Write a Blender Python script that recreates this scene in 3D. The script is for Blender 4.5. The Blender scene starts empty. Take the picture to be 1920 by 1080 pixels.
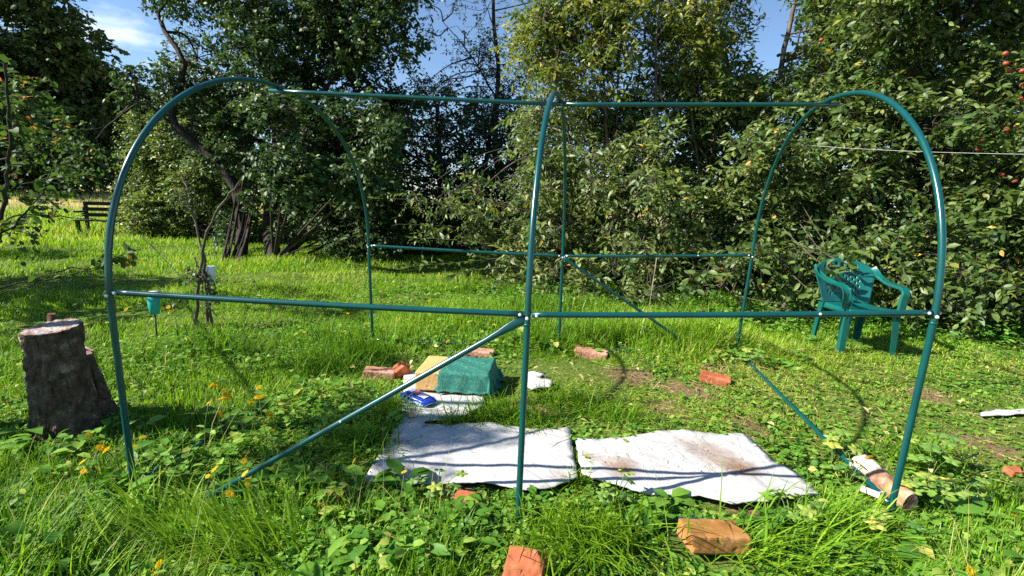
import bpy, bmesh, math, random
import numpy as np
from mathutils import Vector, Matrix, noise as mnoise
from mathutils.geometry import delaunay_2d_cdt

RNG = np.random.default_rng(7)
random.seed(7)
scene = bpy.context.scene
COL = scene.collection
R = math.radians

# ------------------------------------------------------------------ camera
CAM = np.array([0.240, -2.816, 1.163])
YAW, PITCH, ROLL, FOC = -0.1540, -0.1670, 0.0340, 929.88
_cy, _sy, _cp, _sp = math.cos(YAW), math.sin(YAW), math.cos(PITCH), math.sin(PITCH)
FW = np.array([_sy*_cp, _cy*_cp, _sp])
_r = np.array([_cy, -_sy, 0.0])
_u = np.cross(_r, FW)
RT = _r*math.cos(ROLL) + _u*math.sin(ROLL)
UP = -_r*math.sin(ROLL) + _u*math.cos(ROLL)
cd = bpy.data.cameras.new('camera')
cam = bpy.data.objects.new('camera', cd)
COL.objects.link(cam)
cd.sensor_width = 36.0
cd.lens = FOC/1920*36
cd.clip_start = 0.05
cd.clip_end = 3000
M = Matrix(((RT[0], UP[0], -FW[0], CAM[0]), (RT[1], UP[1], -FW[1], CAM[1]), (RT[2], UP[2], -FW[2], CAM[2]), (0, 0, 0, 1)))
cam.matrix_world = M
scene.camera = cam


def smooth(a, b, x):
    t = np.clip((np.asarray(x, float)-a)/(b-a), 0, 1)
    return t*t*(3-2*t)


def gz(x, y):
    """height of the ground"""
    x = np.asarray(x, float); y = np.asarray(y, float)
    d = np.hypot(x-CAM[0], y-CAM[1])
    n = 0.014*np.sin(1.7*x+.6*y+.5)+0.012*np.sin(-1.1*x+2.3*y+1.3)+0.009*np.sin(3.9*x+3.1*y)+.006*np.sin(6.3*x-5.2*y+2)
    far = 0.030*np.clip(d-17, 0, 45)
    return n*smooth(0, .6, d)*(1+smooth(6, 16, d)*2.0)+far


def rdir(u, v):
    return FW+RT*(u-960)/FOC-UP*(v-540)/FOC


def G(u, v, z=0.0):
    """point of the level ground seen at (u, v) of the survey photo"""
    d = rdir(u, v)
    p = CAM+d*(z-CAM[2])/d[2]
    return np.array([p[0], p[1], z])


def W(u, v, y):
    """point at distance line y"""
    d = rdir(u, v)
    return CAM+d*(y-CAM[1])/d[1]


def project(P):
    d = np.asarray(P, float)-CAM
    z = d@FW
    return 960+FOC*(d@RT)/z, 540-FOC*(d@UP)/z, z


# ------------------------------------------------------------------ materials
def mat(name):
    m = bpy.data.materials.new(name)
    m.use_nodes = True
    nt = m.node_tree
    for n in list(nt.nodes):
        nt.nodes.remove(n)
    out = nt.nodes.new('ShaderNodeOutputMaterial')
    return m, nt, out


def nd(nt, t, **kw):
    n = nt.nodes.new(t)
    for k, v in kw.items():
        if k.startswith('i_'):
            n.inputs[k[2:].replace('_', ' ')].default_value = v
        else:
            setattr(n, k, v)
    return n


def ramp(nt, stops, interp='LINEAR'):
    n = nt.nodes.new('ShaderNodeValToRGB')
    e = n.color_ramp.elements
    n.color_ramp.interpolation = interp
    while len(e) < len(stops):
        e.new(0.5)
    for k, (p, c) in enumerate(stops):
        e[k].position = p
        e[k].color = (c[0], c[1], c[2], 1)
    return n


def leaf_mat(name, stops, rough=.45, trans=.35, tgain=1.3, spec=.4):
    m, nt, out = mat(name)
    L = nt.links.new
    at = nd(nt, 'ShaderNodeAttribute', attribute_name='tint')
    rp = ramp(nt, stops)
    L(at.outputs['Fac'], rp.inputs['Fac'])
    b = nd(nt, 'ShaderNodeBsdfPrincipled')
    b.inputs['Roughness'].default_value = rough
    b.inputs['Specular IOR Level'].default_value = spec
    L(rp.outputs['Color'], b.inputs['Base Color'])
    mul = nd(nt, 'ShaderNodeMix', data_type='RGBA', blend_type='MULTIPLY')
    mul.inputs['Factor'].default_value = 1
    mul.inputs['B'].default_value = (tgain*1.05, tgain*1.1, tgain*.55, 1)
    L(rp.outputs['Color'], mul.inputs['A'])
    t = nd(nt, 'ShaderNodeBsdfTranslucent')
    L(mul.outputs['Result'], t.inputs['Color'])
    mx = nd(nt, 'ShaderNodeMixShader')
    mx.inputs['Fac'].default_value = trans
    L(b.outputs[0], mx.inputs[1]); L(t.outputs[0], mx.inputs[2])
    L(mx.outputs[0], out.inputs['Surface'])
    return m


def noise_mat(name, stops, scale=6, detail=6, rough=.85, bump=.0, bscale=40, dist=.01, coord='Object', spec=.3, stretch=None, rscale=.6):
    m, nt, out = mat(name)
    L = nt.links.new
    tc = nd(nt, 'ShaderNodeTexCoord')
    src = tc.outputs[coord]
    if stretch:
        mp = nd(nt, 'ShaderNodeMapping')
        mp.inputs['Scale'].default_value = stretch
        L(src, mp.inputs['Vector']); src = mp.outputs['Vector']
    nz = nd(nt, 'ShaderNodeTexNoise')
    nz.inputs['Scale'].default_value = scale
    nz.inputs['Detail'].default_value = detail
    nz.inputs['Roughness'].default_value = rscale
    L(src, nz.inputs['Vector'])
    rp = ramp(nt, stops)
    L(nz.outputs['Fac'], rp.inputs['Fac'])
    b = nd(nt, 'ShaderNodeBsdfPrincipled')
    b.inputs['Roughness'].default_value = rough
    b.inputs['Specular IOR Level'].default_value = spec
    L(rp.outputs['Color'], b.inputs['Base Color'])
    if bump > 0:
        n2 = nd(nt, 'ShaderNodeTexNoise')
        n2.inputs['Scale'].default_value = bscale
        n2.inputs['Detail'].default_value = 8
        L(src, n2.inputs['Vector'])
        bp = nd(nt, 'ShaderNodeBump')
        bp.inputs['Strength'].default_value = bump
        bp.inputs['Distance'].default_value = dist
        L(n2.outputs['Fac'], bp.inputs['Height'])
        L(bp.outputs[0], b.inputs['Normal'])
    L(b.outputs[0], out.inputs['Surface'])
    return m


MT = {}
MT['paint'] = noise_mat('green_paint', [(.35, (.002, .052, .055)), (.7, (.003, .068, .066))], scale=9, rough=.26, bump=.05, bscale=60, dist=.002, spec=.6)
MT['zinc'] = noise_mat('zinc', [(.3, (.5, .5, .5)), (.7, (.7, .7, .7))], scale=20, rough=.35)
MT['chair'] = noise_mat('chair_plastic', [(.35, (.003, .085, .075)), (.7, (.005, .11, .092))], scale=7, rough=.3, bump=.04, bscale=50, dist=.002, spec=.55)
MT['brick_red'] = noise_mat('brick_red', [(.25, (.16, .045, .02)), (.5, (.36, .10, .04)), (.75, (.5, .2, .11))], scale=14, bump=.4, bscale=55, dist=.006)
MT['brick_pink'] = noise_mat('brick_pink', [(.25, (.24, .11, .07)), (.5, (.42, .2, .13)), (.75, (.55, .36, .26))], scale=14, bump=.4, bscale=55, dist=.006)
MT['brick_orange'] = noise_mat('brick_orange', [(.22, (.10, .035, .012)), (.42, (.26, .12, .03)), (.55, (.34, .15, .04)), (.8, (.46, .28, .13))], scale=11, bump=.3, bscale=60, dist=.005)
MT['foam'] = noise_mat('yellow_foam', [(.3, (.50, .29, .10)), (.7, (.62, .39, .15))], scale=9, bump=.3, bscale=70, dist=.004)
MT['bark'] = noise_mat('bark', [(.3, (.030, .017, .010)), (.46, (.072, .045, .029)), (.57, (.125, .088, .062)), (.68, (.26, .215, .17)), (.8, (.40, .36, .31))], scale=16, detail=10, bump=.8, bscale=70, dist=.008, rscale=.72)
MT['bark_tree'] = noise_mat('bark_tree', [(.3, (.012, .009, .007)), (.55, (.032, .024, .018)), (.8, (.085, .068, .052))], scale=10, bump=1, bscale=25, dist=.02, stretch=(1, 1, .3))
MT['bark_pale'] = noise_mat('bark_pale', [(.3, (.045, .033, .024)), (.55, (.11, .088, .066)), (.8, (.20, .165, .13))], scale=14, bump=.6, bscale=40, dist=.01, stretch=(1, 1, .3))
MT['cut'] = noise_mat('cut_wood', [(.28, (.07, .035, .022)), (.42, (.20, .11, .075)), (.52, (.30, .235, .21)), (.7, (.40, .36, .35))], scale=12, detail=10, bump=.6, bscale=60, dist=.006, stretch=(1, 3.0, 1))
MT['bare'] = noise_mat('pale_wood', [(.3, (.38, .26, .18)), (.7, (.62, .5, .40))], scale=6, bump=.5, bscale=26, dist=.01, stretch=(1, 1, .2))
MT['rust'] = noise_mat('rusty_iron', [(.3, (.05, .022, .014)), (.55, (.14, .06, .035)), (.8, (.24, .13, .09))], scale=16, bump=.5, bscale=60, dist=.004)
MT['wood_dark'] = noise_mat('old_wood', [(.3, (.012, .011, .01)), (.7, (.05, .045, .04))], scale=8, stretch=(1, 6, 6))
MT['wood_grey'] = noise_mat('weathered_wood', [(.3, (.16, .13, .10)), (.7, (.36, .31, .25))], scale=8, stretch=(6, 6, 1))
MT['teal_cup'] = noise_mat('teal_plastic', [(.3, (.02, .30, .26)), (.7, (.03, .36, .31))], scale=6, rough=.35)
MT['white_plastic'] = noise_mat('white_plastic', [(.3, (.62, .64, .66)), (.7, (.76, .77, .78))], scale=12, rough=.35)
MT['stake'] = noise_mat('dark_stake', [(.3, (.012, .012, .012)), (.7, (.035, .03, .026))], scale=20, rough=.5)
MT['cord'] = noise_mat('cord', [(.3, (.42, .41, .36)), (.7, (.55, .53, .48))], scale=60, rough=.8)
MT['apple_red'] = noise_mat('apple_red', [(.3, (.22, .02, .015)), (.55, (.30, .07, .04)), (.75, (.32, .18, .07))], scale=9, rough=.35)
MT['apple_green'] = noise_mat('apple_green', [(.3, (.13, .26, .04)), (.7, (.22, .36, .08))], scale=12, rough=.35)
MT['petal'] = None
MT['stem'] = noise_mat('stem_green', [(.3, (.08, .13, .03)), (.7, (.14, .2, .05))], scale=40, rough=.6)
MT['pebble'] = noise_mat('peach_stone', [(.3, (.45, .22, .12)), (.7, (.62, .36, .22))], scale=40, rough=.7)

FOLI = {
 'grass': leaf_mat('grass_blades', [(0, (.050, .135, .010)), (.3, (.125, .265, .014)), (.6, (.25, .40, .024)), (.82, (.37, .46, .055)), (.93, (.46, .42, .14)), (1, (.54, .46, .25))], rough=.5, trans=.38, tgain=1.3, spec=.2),
 'weed': leaf_mat('broad_leaves', [(0, (.05, .15, .018)), (.45, (.12, .27, .03)), (.8, (.24, .38, .055)), (.93, (.38, .42, .08)), (1, (.45, .40, .12))], rough=.5, trans=.35, tgain=1.25, spec=.25),
 'mallow': leaf_mat('mallow_leaves', [(0, (.10, .22, .05)), (.5, (.20, .33, .06)), (.85, (.38, .42, .08)), (1, (.55, .48, .10))], rough=.5, trans=.35, tgain=1.1),
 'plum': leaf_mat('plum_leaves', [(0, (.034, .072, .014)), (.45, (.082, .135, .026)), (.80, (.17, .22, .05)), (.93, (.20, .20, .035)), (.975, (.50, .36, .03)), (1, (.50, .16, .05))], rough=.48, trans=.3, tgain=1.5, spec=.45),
 'plum_gold': leaf_mat('golden_leaves', [(0, (.05, .085, .016)), (.4, (.125, .165, .028)), (.75, (.25, .265, .045)), (.92, (.42, .36, .06)), (1, (.55, .36, .05))], rough=.4, trans=.4, tgain=1.4, spec=.4),
 'apple': leaf_mat('apple_leaves', [(0, (.022, .052, .015)), (.5, (.046, .090, .024)), (.85, (.085, .135, .038)), (1, (.15, .19, .05))], rough=.5, trans=.25, tgain=1.4, spec=.32),
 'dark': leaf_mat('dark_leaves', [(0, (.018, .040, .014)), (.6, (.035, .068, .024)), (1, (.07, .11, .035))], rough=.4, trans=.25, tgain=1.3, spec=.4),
 'edge': leaf_mat('edge_leaves', [(0, (.04, .08, .02)), (.7, (.08, .14, .03)), (.86, (.14, .18, .04)), (.9, (.55, .17, .03)), (1, (.6, .26, .06))], rough=.58, trans=.35, tgain=1.3, spec=.2),
 'clip': leaf_mat('cut_grass', [(0, (.12, .16, .03)), (.5, (.26, .28, .06)), (.8, (.42, .36, .12)), (1, (.55, .46, .24))], rough=.6, trans=.2, tgain=1.0, spec=.2),
}


# ------------------------------------------------------------------ object helpers
def tag(o, label=None, cat=None, group=None, kind=None):
    if label: o['label'] = label
    if cat: o['category'] = cat
    if group: o['group'] = group
    if kind: o['kind'] = kind
    return o


def thing(name, label, cat, loc=(0, 0, 0), group=None, rot=(0, 0, 0)):
    o = bpy.data.objects.new(name, None)
    o.empty_display_size = .1
    COL.objects.link(o)
    o.location = [float(c) for c in loc]
    o.rotation_euler = rot
    return tag(o, label, cat, group)


def link(name, me, m, parent=None):
    o = bpy.data.objects.new(name, me)
    COL.objects.link(o)
    if m is not None:
        for mm in (m if isinstance(m, (list, tuple)) else [m]):
            me.materials.append(mm)
    if parent is not None:
        o.parent = parent
        # geometry is written in world space: undo the parent's placement
        pm = Matrix.LocRotScale(parent.location, parent.rotation_euler, parent.scale)
        if parent.parent is None:
            o.matrix_parent_inverse = pm.inverted()
    return o


def np_mesh(name, V, faces4=None, faces3=None, tint=None, smooth_=False, tint_name='tint'):
    """mesh from numpy arrays: quads, triangles, a float per vertex"""
    me = bpy.data.meshes.new(name)
    V = np.ascontiguousarray(V, np.float32)
    me.vertices.add(len(V))
    me.vertices.foreach_set('co', V.ravel())
    q = np.zeros((0, 4), np.int32) if faces4 is None else np.asarray(faces4, np.int32)
    t = np.zeros((0, 3), np.int32) if faces3 is None else np.asarray(faces3, np.int32)
    loops = np.concatenate([q.ravel(), t.ravel()])
    me.loops.add(len(loops))
    me.loops.foreach_set('vertex_index', loops)
    starts = np.concatenate([np.arange(len(q))*4, len(q)*4+np.arange(len(t))*3]).astype(np.int32)
    me.polygons.add(len(starts))
    me.polygons.foreach_set('loop_start', starts)
    if smooth_:
        me.polygons.foreach_set('use_smooth', np.ones(len(starts), bool))
    if tint is not None:
        a = me.attributes.new(tint_name, 'FLOAT', 'POINT')
        a.data.foreach_set('value', np.ascontiguousarray(tint, np.float32))
    me.update(calc_edges=True)
    return me


def bm_mesh(bm, name, smooth_=False):
    me = bpy.data.meshes.new(name)
    bm.normal_update()
    bm.to_mesh(me)
    bm.free()
    if smooth_:
        me.polygons.foreach_set('use_smooth', np.ones(len(me.polygons), bool))
    return me


def tubes_arrays(paths, radii, sides=6):
    """list of polylines (k,3) and radii (k,) -> V, quads"""
    Vs, Fs, off = [], [], 0
    ang = np.linspace(0, 2*np.pi, sides, endpoint=False)
    for P, rad in zip(paths, radii):
        P = np.asarray(P, float)
        k = len(P)
        T = np.gradient(P, axis=0)
        T /= np.linalg.norm(T, axis=1)[:, None]+1e-12
        ref = np.array([0, 0, 1.0]) if abs(T[0][2]) < .9 else np.array([1.0, 0, 0])
        A = np.cross(T[0], ref); A /= np.linalg.norm(A)
        ring = []
        for i in range(k):
            A = A-T[i]*(A@T[i]); A /= np.linalg.norm(A)+1e-12
            B = np.cross(T[i], A)
            ring.append(P[i]+np.broadcast_to(rad, (k,))[i]*(np.cos(ang)[:, None]*A+np.sin(ang)[:, None]*B))
        Vs.append(np.concatenate(ring+[P[:1], P[-1:]]))
        i, j = np.meshgrid(np.arange(k-1), np.arange(sides), indexing='ij')
        a = i*sides+j; b = i*sides+(j+1) % sides
        q = np.stack([a, b, b+sides, a+sides], -1).reshape(-1, 4)
        Fs.append(q+off)
        # caps as fans of degenerate-free quads: use triangles packed later
        off += k*sides+2
    return np.concatenate(Vs), np.concatenate(Fs)


def tube_obj(name, paths, radii, m, parent=None, sides=12, caps=True):
    bm = bmesh.new()
    off = 0
    V, F = tubes_arrays(paths, radii, sides)
    vs = [bm.verts.new(v) for v in V]
    for f in F:
        bm.faces.new([vs[i] for i in f]).smooth = True
    o = 0
    for P in paths:
        k = len(P)
        for base, c, flip in ((o, o+k*sides, True), (o+(k-1)*sides, o+k*sides+1, False)):
            for j in range(sides):
                a, b = vs[base+j], vs[base+(j+1) % sides]
                bm.faces.new((b, a, vs[c]) if flip else (a, b, vs[c]))
        o += k*sides+2
    me = bm_mesh(bm, name)
    return link(name, me, m, parent)


def spline(pts, n=24):
    """Catmull-Rom through the points"""
    P = np.asarray(pts, float)
    P = np.concatenate([[2*P[0]-P[1]], P, [2*P[-1]-P[-2]]])
    out = []
    segs = len(P)-3
    per = max(2, n//segs)
    for i in range(segs):
        p0, p1, p2, p3 = P[i:i+4]
        t = np.linspace(0, 1, per, endpoint=False)[:, None]
        out.append(.5*((2*p1)+(-p0+p2)*t+(2*p0-5*p1+4*p2-p3)*t*t+(-p0+3*p1-3*p2+p3)*t**3))
    out.append(P[-2][None])
    return np.concatenate(out)


def nrm(a):
    return a/(np.linalg.norm(a, axis=-1, keepdims=True)+1e-12)


# ------------------------------------------------------------------ leaves
def leaves_arrays(B, D, N, L, Wd, tint, prof='oval', fold=.25, droop=.25):
    """B base, D direction, N normal (n,3); L, Wd lengths"""
    n = len(B)
    D = nrm(D)
    S = nrm(np.cross(D, N)); N = np.cross(S, D)
    if prof == 'oval':
        st = [(0, 0), (.28, .85), (.66, .9), (1, 0)]
    elif prof == 'lance':
        st = [(0, 0), (.33, .9), (.70, .72), (1, 0)]
    elif prof == 'round':
        st = [(0, 0), (.22, 1.0), (.72, 1.0), (1, 0)]
    V = np.zeros((n, 8, 3))
    L = L[:, None]; Wd = Wd[:, None]

    def pt(t, s, w):
        return B+D*L*t+S*(s*w*.5)*Wd+N*(abs(s)*w*.5*fold*Wd-droop*t*t*L)
    V[:, 0] = pt(0, 0, 0)
    V[:, 1] = pt(st[1][0], 0, 0); V[:, 2] = pt(st[1][0], 1, st[1][1]); V[:, 3] = pt(st[1][0], -1, st[1][1])
    V[:, 4] = pt(st[2][0], 0, 0); V[:, 5] = pt(st[2][0], 1, st[2][1]); V[:, 6] = pt(st[2][0], -1, st[2][1])
    V[:, 7] = pt(1, 0, 0)
    o = (np.arange(n)*8)[:, None]
    q = np.concatenate([o+np.array([[1, 2, 5, 4]]), o+np.array([[3, 1, 4, 6]])])
    t = np.concatenate([o+np.array([[0, 2, 1]]), o+np.array([[0, 1, 3]]), o+np.array([[4, 5, 7]]), o+np.array([[6, 4, 7]])])
    return V.reshape(-1, 3), q, t, np.repeat(tint, 8)


def noise3(P, s, seed=0):
    r = np.random.default_rng(seed)
    out = np.zeros(len(P))
    for k in range(7):
        d = nrm(r.normal(size=3)); f = s*(.7+r.random()*1.6)
        out += np.sin(P@d*f+r.random()*6.28)
    return out/7**.5/.7


def join_arrays(parts):
    V, Q, T, A, off = [], [], [], [], 0
    for v, q, t, a in parts:
        V.append(v); Q.append(q+off); T.append(t+off); A.append(a); off += len(v)
    return np.concatenate(V), np.concatenate(Q), np.concatenate(T), np.concatenate(A)


def make_tree(name, label, cat, base, trunk_paths, clumps, n_twigs, leafm, barkm, twig=(.3, .55), nleaf=11, leaf=(.045, .07), aspect=.42,
              up=.2, droop=.3, gap=.15, seed=1, group=None, twig_r=.0028, limbs=True, prof='oval', sub=14, limb_from=None, tbias=0.0, shell=.45, limb_r=.028, leafdroop=.25, crown_name='crown', path_leaves=(), extra=()):
    """tree > trunk (limbs and twigs), crown (its leaves)"""
    r = np.random.default_rng(seed)
    th = thing(name, label, cat, base, group)
    C = np.array([c[:3] for c in clumps], float)
    Rd = np.array([np.broadcast_to(c[3], 3) for c in clumps], float)
    wgt = Rd.prod(1)**(.72)*np.array([c[4] if len(c) > 4 else 1.0 for c in clumps])
    ci = r.choice(len(C), n_twigs, p=wgt/wgt.sum())
    dirs = nrm(r.normal(size=(n_twigs, 3)))
    rad = r.random(n_twigs)**shell
    P = C[ci]+dirs*rad[:, None]*Rd[ci]
    nz = noise3(P, 3.2, seed+5)
    keep = (nz > -1+gap*4*1.0-1) & (r.random(n_twigs) > gap*.5) & (P[:, 2] > .05)
    nz2 = noise3(P, 5.0, seed+9)
    keep &= nz2 > -1.6+gap*3.2
    P, dirs, ci = P[keep], dirs[keep], ci[keep]
    n = len(P)
    D = nrm(dirs*.75+r.normal(size=(n, 3))*.5+np.array([0, 0, up]))
    Lt = r.uniform(twig[0], twig[1], n)
    S = P-D*Lt[:, None]*.6
    # twig polyline with droop
    ts = np.linspace(0, 1, 5)
    bend = nrm(r.normal(size=(n, 3)))*.12+np.array([0, 0, -droop])
    poly = S[:, None]+D[:, None]*(Lt[:, None]*ts)[..., None]+bend[:, None]*(Lt[:, None]*ts**2)[..., None]
    poly[..., 2] = np.maximum(poly[..., 2], .03)
    # twig tubes (3 sided)
    A = nrm(np.cross(D, np.array([.3, .2, 1.0]))); Bv = np.cross(D, A)
    rr = twig_r*(1-.75*ts)
    ang = np.array([0, 2.094, 4.189])
    ring = poly[:, :, None]+rr[None, :, None, None]*(np.cos(ang)[None, None, :, None]*A[:, None, None]+np.sin(ang)[None, None, :, None]*Bv[:, None, None])
    TV = ring.reshape(-1, 3)
    o = (np.arange(n)*15)[:, None, None, None]
    ii = np.arange(4)[None, :, None, None]*3
    jj = np.arange(3)[None, None, :, None]
    a = o+ii+jj; b = o+ii+(jj+1) % 3
    TQ = np.concatenate([a, b, b+3, a+3], -1).reshape(-1, 4)
    woodV, woodQ = [TV], [TQ]
    # limbs
    paths, radii = [], []
    for tp in trunk_paths:
        pts, r0, r1 = tp
        s = spline(pts, 20)
        s = s+r.normal(size=s.shape)*.006
        paths.append(s); radii.append(np.linspace(r0, r1, len(s)))
    for pts, r0_, r1_ in extra:
        s = spline(pts, 20)
        paths.append(s); radii.append(np.linspace(r0_, r1_, len(s)))
    if limbs:
        anchor = np.concatenate(paths[:len(trunk_paths)])
        for k in range(len(C)):
            d = np.linalg.norm(anchor-C[k]+np.array([0, 0, .4]), axis=1)
            a0 = anchor[np.argmin(d)]
            mid = (a0+C[k])/2+r.normal(size=3)*.08+np.array([0, 0, .05])
            lr = limb_r*min(1.0, Rd[k][0]/.45)**2; paths.append(spline([a0, mid, C[k]], 8)); radii.append(np.linspace(lr, lr*.5, len(paths[-1])))
            own = np.where(ci == k)[0]
            if len(own):
                for j in r.choice(own, min(sub, len(own)), replace=False):
                    e = S[j]
                    mid = (C[k]*.6+e*.4)+r.normal(size=3)*.05
                    paths.append(spline([C[k], mid, e, poly[j, 2]], 6)); radii.append(np.linspace(lr*.42, twig_r, len(paths[-1])))
    if paths:
        V2, Q2 = tubes_arrays(paths, radii, 7)
        woodQ.append(Q2+len(TV)); woodV.append(V2)
    me = np_mesh('trunk', np.concatenate(woodV), np.concatenate(woodQ), smooth_=True)
    link('trunk', me, barkm, th)
    # leaves
    tl = np.linspace(.12, 1, nleaf)
    tt = np.broadcast_to(tl, (n, nleaf))+r.normal(size=(n, nleaf))*.025
    tt = np.clip(tt, 0, 1)
    LB = S[:, None]+D[:, None]*(Lt[:, None]*tt)[..., None]+bend[:, None]*(Lt[:, None]*tt**2)[..., None]
    LB[..., 2] = np.maximum(LB[..., 2], .03)
    TD = nrm(D[:, None]+2*bend[:, None]*tt[..., None])
    side = np.where(np.arange(nleaf) % 2 == 0, 1.0, -1.0)
    spin = r.uniform(-.9, .9, (n, nleaf))
    H = nrm(np.cross(TD, np.array([0, 0, 1.0])))
    Vv = np.cross(H, TD)
    LD = nrm(TD*.55+(H*np.cos(spin)[..., None]+Vv*np.sin(spin)[..., None])*side[None, :, None]*.85+r.normal(size=(n, nleaf, 3))*.22+np.array([0, 0, -.12]))
    LN = nrm(np.array([-.15, -.25, .8])+r.normal(size=(n, nleaf, 3))*.5)
    LL = r.uniform(leaf[0], leaf[1], (n, nleaf))*(.75+.25*np.sin(np.pi*tt))*r.uniform(.68, 1.25, n)[:, None]
    tw = r.normal(size=n)*.13+nz[keep]*.06
    ti = np.clip(.45+tbias+tw[:, None]+r.normal(size=(n, nleaf))*.17, 0, 1)
    rare = r.random((n, nleaf)) < .012
    ti = np.where(rare, r.uniform(.9, 1, (n, nleaf)), np.minimum(ti, .93))
    ok = (r.random((n, nleaf)) > .08).ravel()
    f = lambda x: x.reshape(-1, x.shape[-1])[ok]
    V, Q, T, Ta = leaves_arrays(f(LB), f(LD), f(LN), LL.ravel()[ok], LL.ravel()[ok]*aspect*r.uniform(.8, 1.2, ok.sum()), ti.ravel()[ok], prof=prof, droop=leafdroop)
    if len(path_leaves):
        pts_, dr_ = [], []
        for pth, nl_, t0_ in path_leaves:
            s = spline(pth, 40)
            for t in r.uniform(t0_, 1, nl_):
                k = min(len(s)-2, int(t*(len(s)-1)))
                pts_.append(s[k]); dr_.append(nrm(s[k+1]-s[k]))
        pts_ = np.array(pts_); dr_ = np.array(dr_); m_ = len(pts_)
        sd_ = nrm(r.normal(size=(m_, 3)))
        pd = nrm(dr_*.5+sd_*.8+np.array([0, 0, .1]))
        ll = r.uniform(leaf[0], leaf[1], m_)
        P2 = leaves_arrays(pts_+sd_*.006, pd, nrm(np.array([-.1, -.2, .8])+r.normal(size=(m_, 3))*.6), ll, ll*aspect*r.uniform(.8, 1.2, m_), np.clip(.4+r.normal(size=m_)*.2, 0, .88), prof=prof, droop=leafdroop)
        V, Q, T, Ta = join_arrays([(V, Q, T, Ta), P2])
    me = np_mesh(crown_name, V, Q, T, Ta)
    link(crown_name, me, leafm, th)
    return th, P, (poly, ci)


# ================================================================== WORLD
SUN_EL, SUN_AZ = 38.0, 204.0           # azimuth counter-clockwise from +x
world = bpy.data.worlds.new('World')
scene.world = world
world.use_nodes = True
wn = world.node_tree
for n_ in list(wn.nodes):
    wn.nodes.remove(n_)
wo = wn.nodes.new('ShaderNodeOutputWorld')
bg = wn.nodes.new('ShaderNodeBackground')
sky = wn.nodes.new('ShaderNodeTexSky')
sky.sky_type = 'NISHITA'
sky.sun_disc = False
sky.sun_elevation = R(SUN_EL)
sky.sun_rotation = R(90-SUN_AZ)        # Blender measures it from +y, clockwise
sky.altitude = 100
sky.air_density = 1.0
sky.dust_density = .05
sky.ozone_density = 4.0
wtc = wn.nodes.new('ShaderNodeTexCoord')
wmap = wn.nodes.new('ShaderNodeMapping')
wmap.inputs['Scale'].default_value = (1.0, 1.0, 2.6)
wnz = wn.nodes.new('ShaderNodeTexNoise')
wnz.inputs['Scale'].default_value = 2.3
wnz.inputs['Detail'].default_value = 8
wnz.inputs['Roughness'].default_value = .55
wrp = ramp(wn, [(.70, (0, 0, 0)), (.86, (1, 1, 1))])
wmix = wn.nodes.new('ShaderNodeMix'); wmix.data_type = 'RGBA'
wmix.inputs['B'].default_value = (9.5, 9.8, 10.2, 1)
WL = wn.links.new
WL(wtc.outputs['Generated'], wmap.inputs['Vector']); WL(wmap.outputs[0], wnz.inputs['Vector'])
wdot = wn.nodes.new('ShaderNodeVectorMath'); wdot.operation = 'DOT_PRODUCT'
_d = rdir(235, 45); _d = _d/np.linalg.norm(_d)
wdot.inputs[1].default_value = tuple(float(c) for c in _d)
WL(wtc.outputs['Generated'], wdot.inputs[0])
wmr = wn.nodes.new('ShaderNodeMapRange'); wmr.inputs['From Min'].default_value = .93; wmr.inputs['From Max'].default_value = .998; wmr.inputs['To Max'].default_value = .215
wadd = wn.nodes.new('ShaderNodeMath'); wadd.operation = 'ADD'
WL(wdot.outputs['Value'], wmr.inputs['Value']); WL(wmr.outputs[0], wadd.inputs[0]); WL(wnz.outputs['Fac'], wadd.inputs[1])
WL(wadd.outputs[0], wrp.inputs['Fac']); WL(wrp.outputs['Color'], wmix.inputs['Factor'])
WL(sky.outputs[0], wmix.inputs['A']); WL(wmix.outputs['Result'], bg.inputs['Color'])
bg.inputs['Strength'].default_value = .075
WL(bg.outputs[0], wo.inputs['Surface'])

sd = bpy.data.lights.new('sun', 'SUN')
sd.energy = 5.0
sd.angle = R(.55)
sd.color = (1.0, .95, .86)
sun = bpy.data.objects.new('sun', sd)
COL.objects.link(sun)
sdir = Vector((math.cos(R(SUN_AZ))*math.cos(R(SUN_EL)), math.sin(R(SUN_AZ))*math.cos(R(SUN_EL)), math.sin(R(SUN_EL))))
sun.rotation_euler = sdir.to_track_quat('Z', 'Y').to_euler()
sun.location = (-10, -5, 12)

scene.view_settings.view_transform = 'Standard'
scene.view_settings.look = 'None'
scene.view_settings.exposure = 1.3
scene.view_settings.gamma = 1
scene.cycles.max_bounces = 8
scene.cycles.diffuse_bounces = 3
scene.cycles.glossy_bounces = 3
scene.cycles.transmission_bounces = 4
scene.cycles.use_denoising = False

# ================================================================== GROUND
def axis(lo, hi, fine_lo, fine_hi, step):
    a = np.arange(fine_lo, fine_hi+1e-6, step)
    l = fine_lo-np.geomspace(step, fine_lo-lo, 40)[::-1]
    h = fine_hi+np.geomspace(step, hi-fine_hi, 40)
    return np.concatenate([l, a, h])


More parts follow.
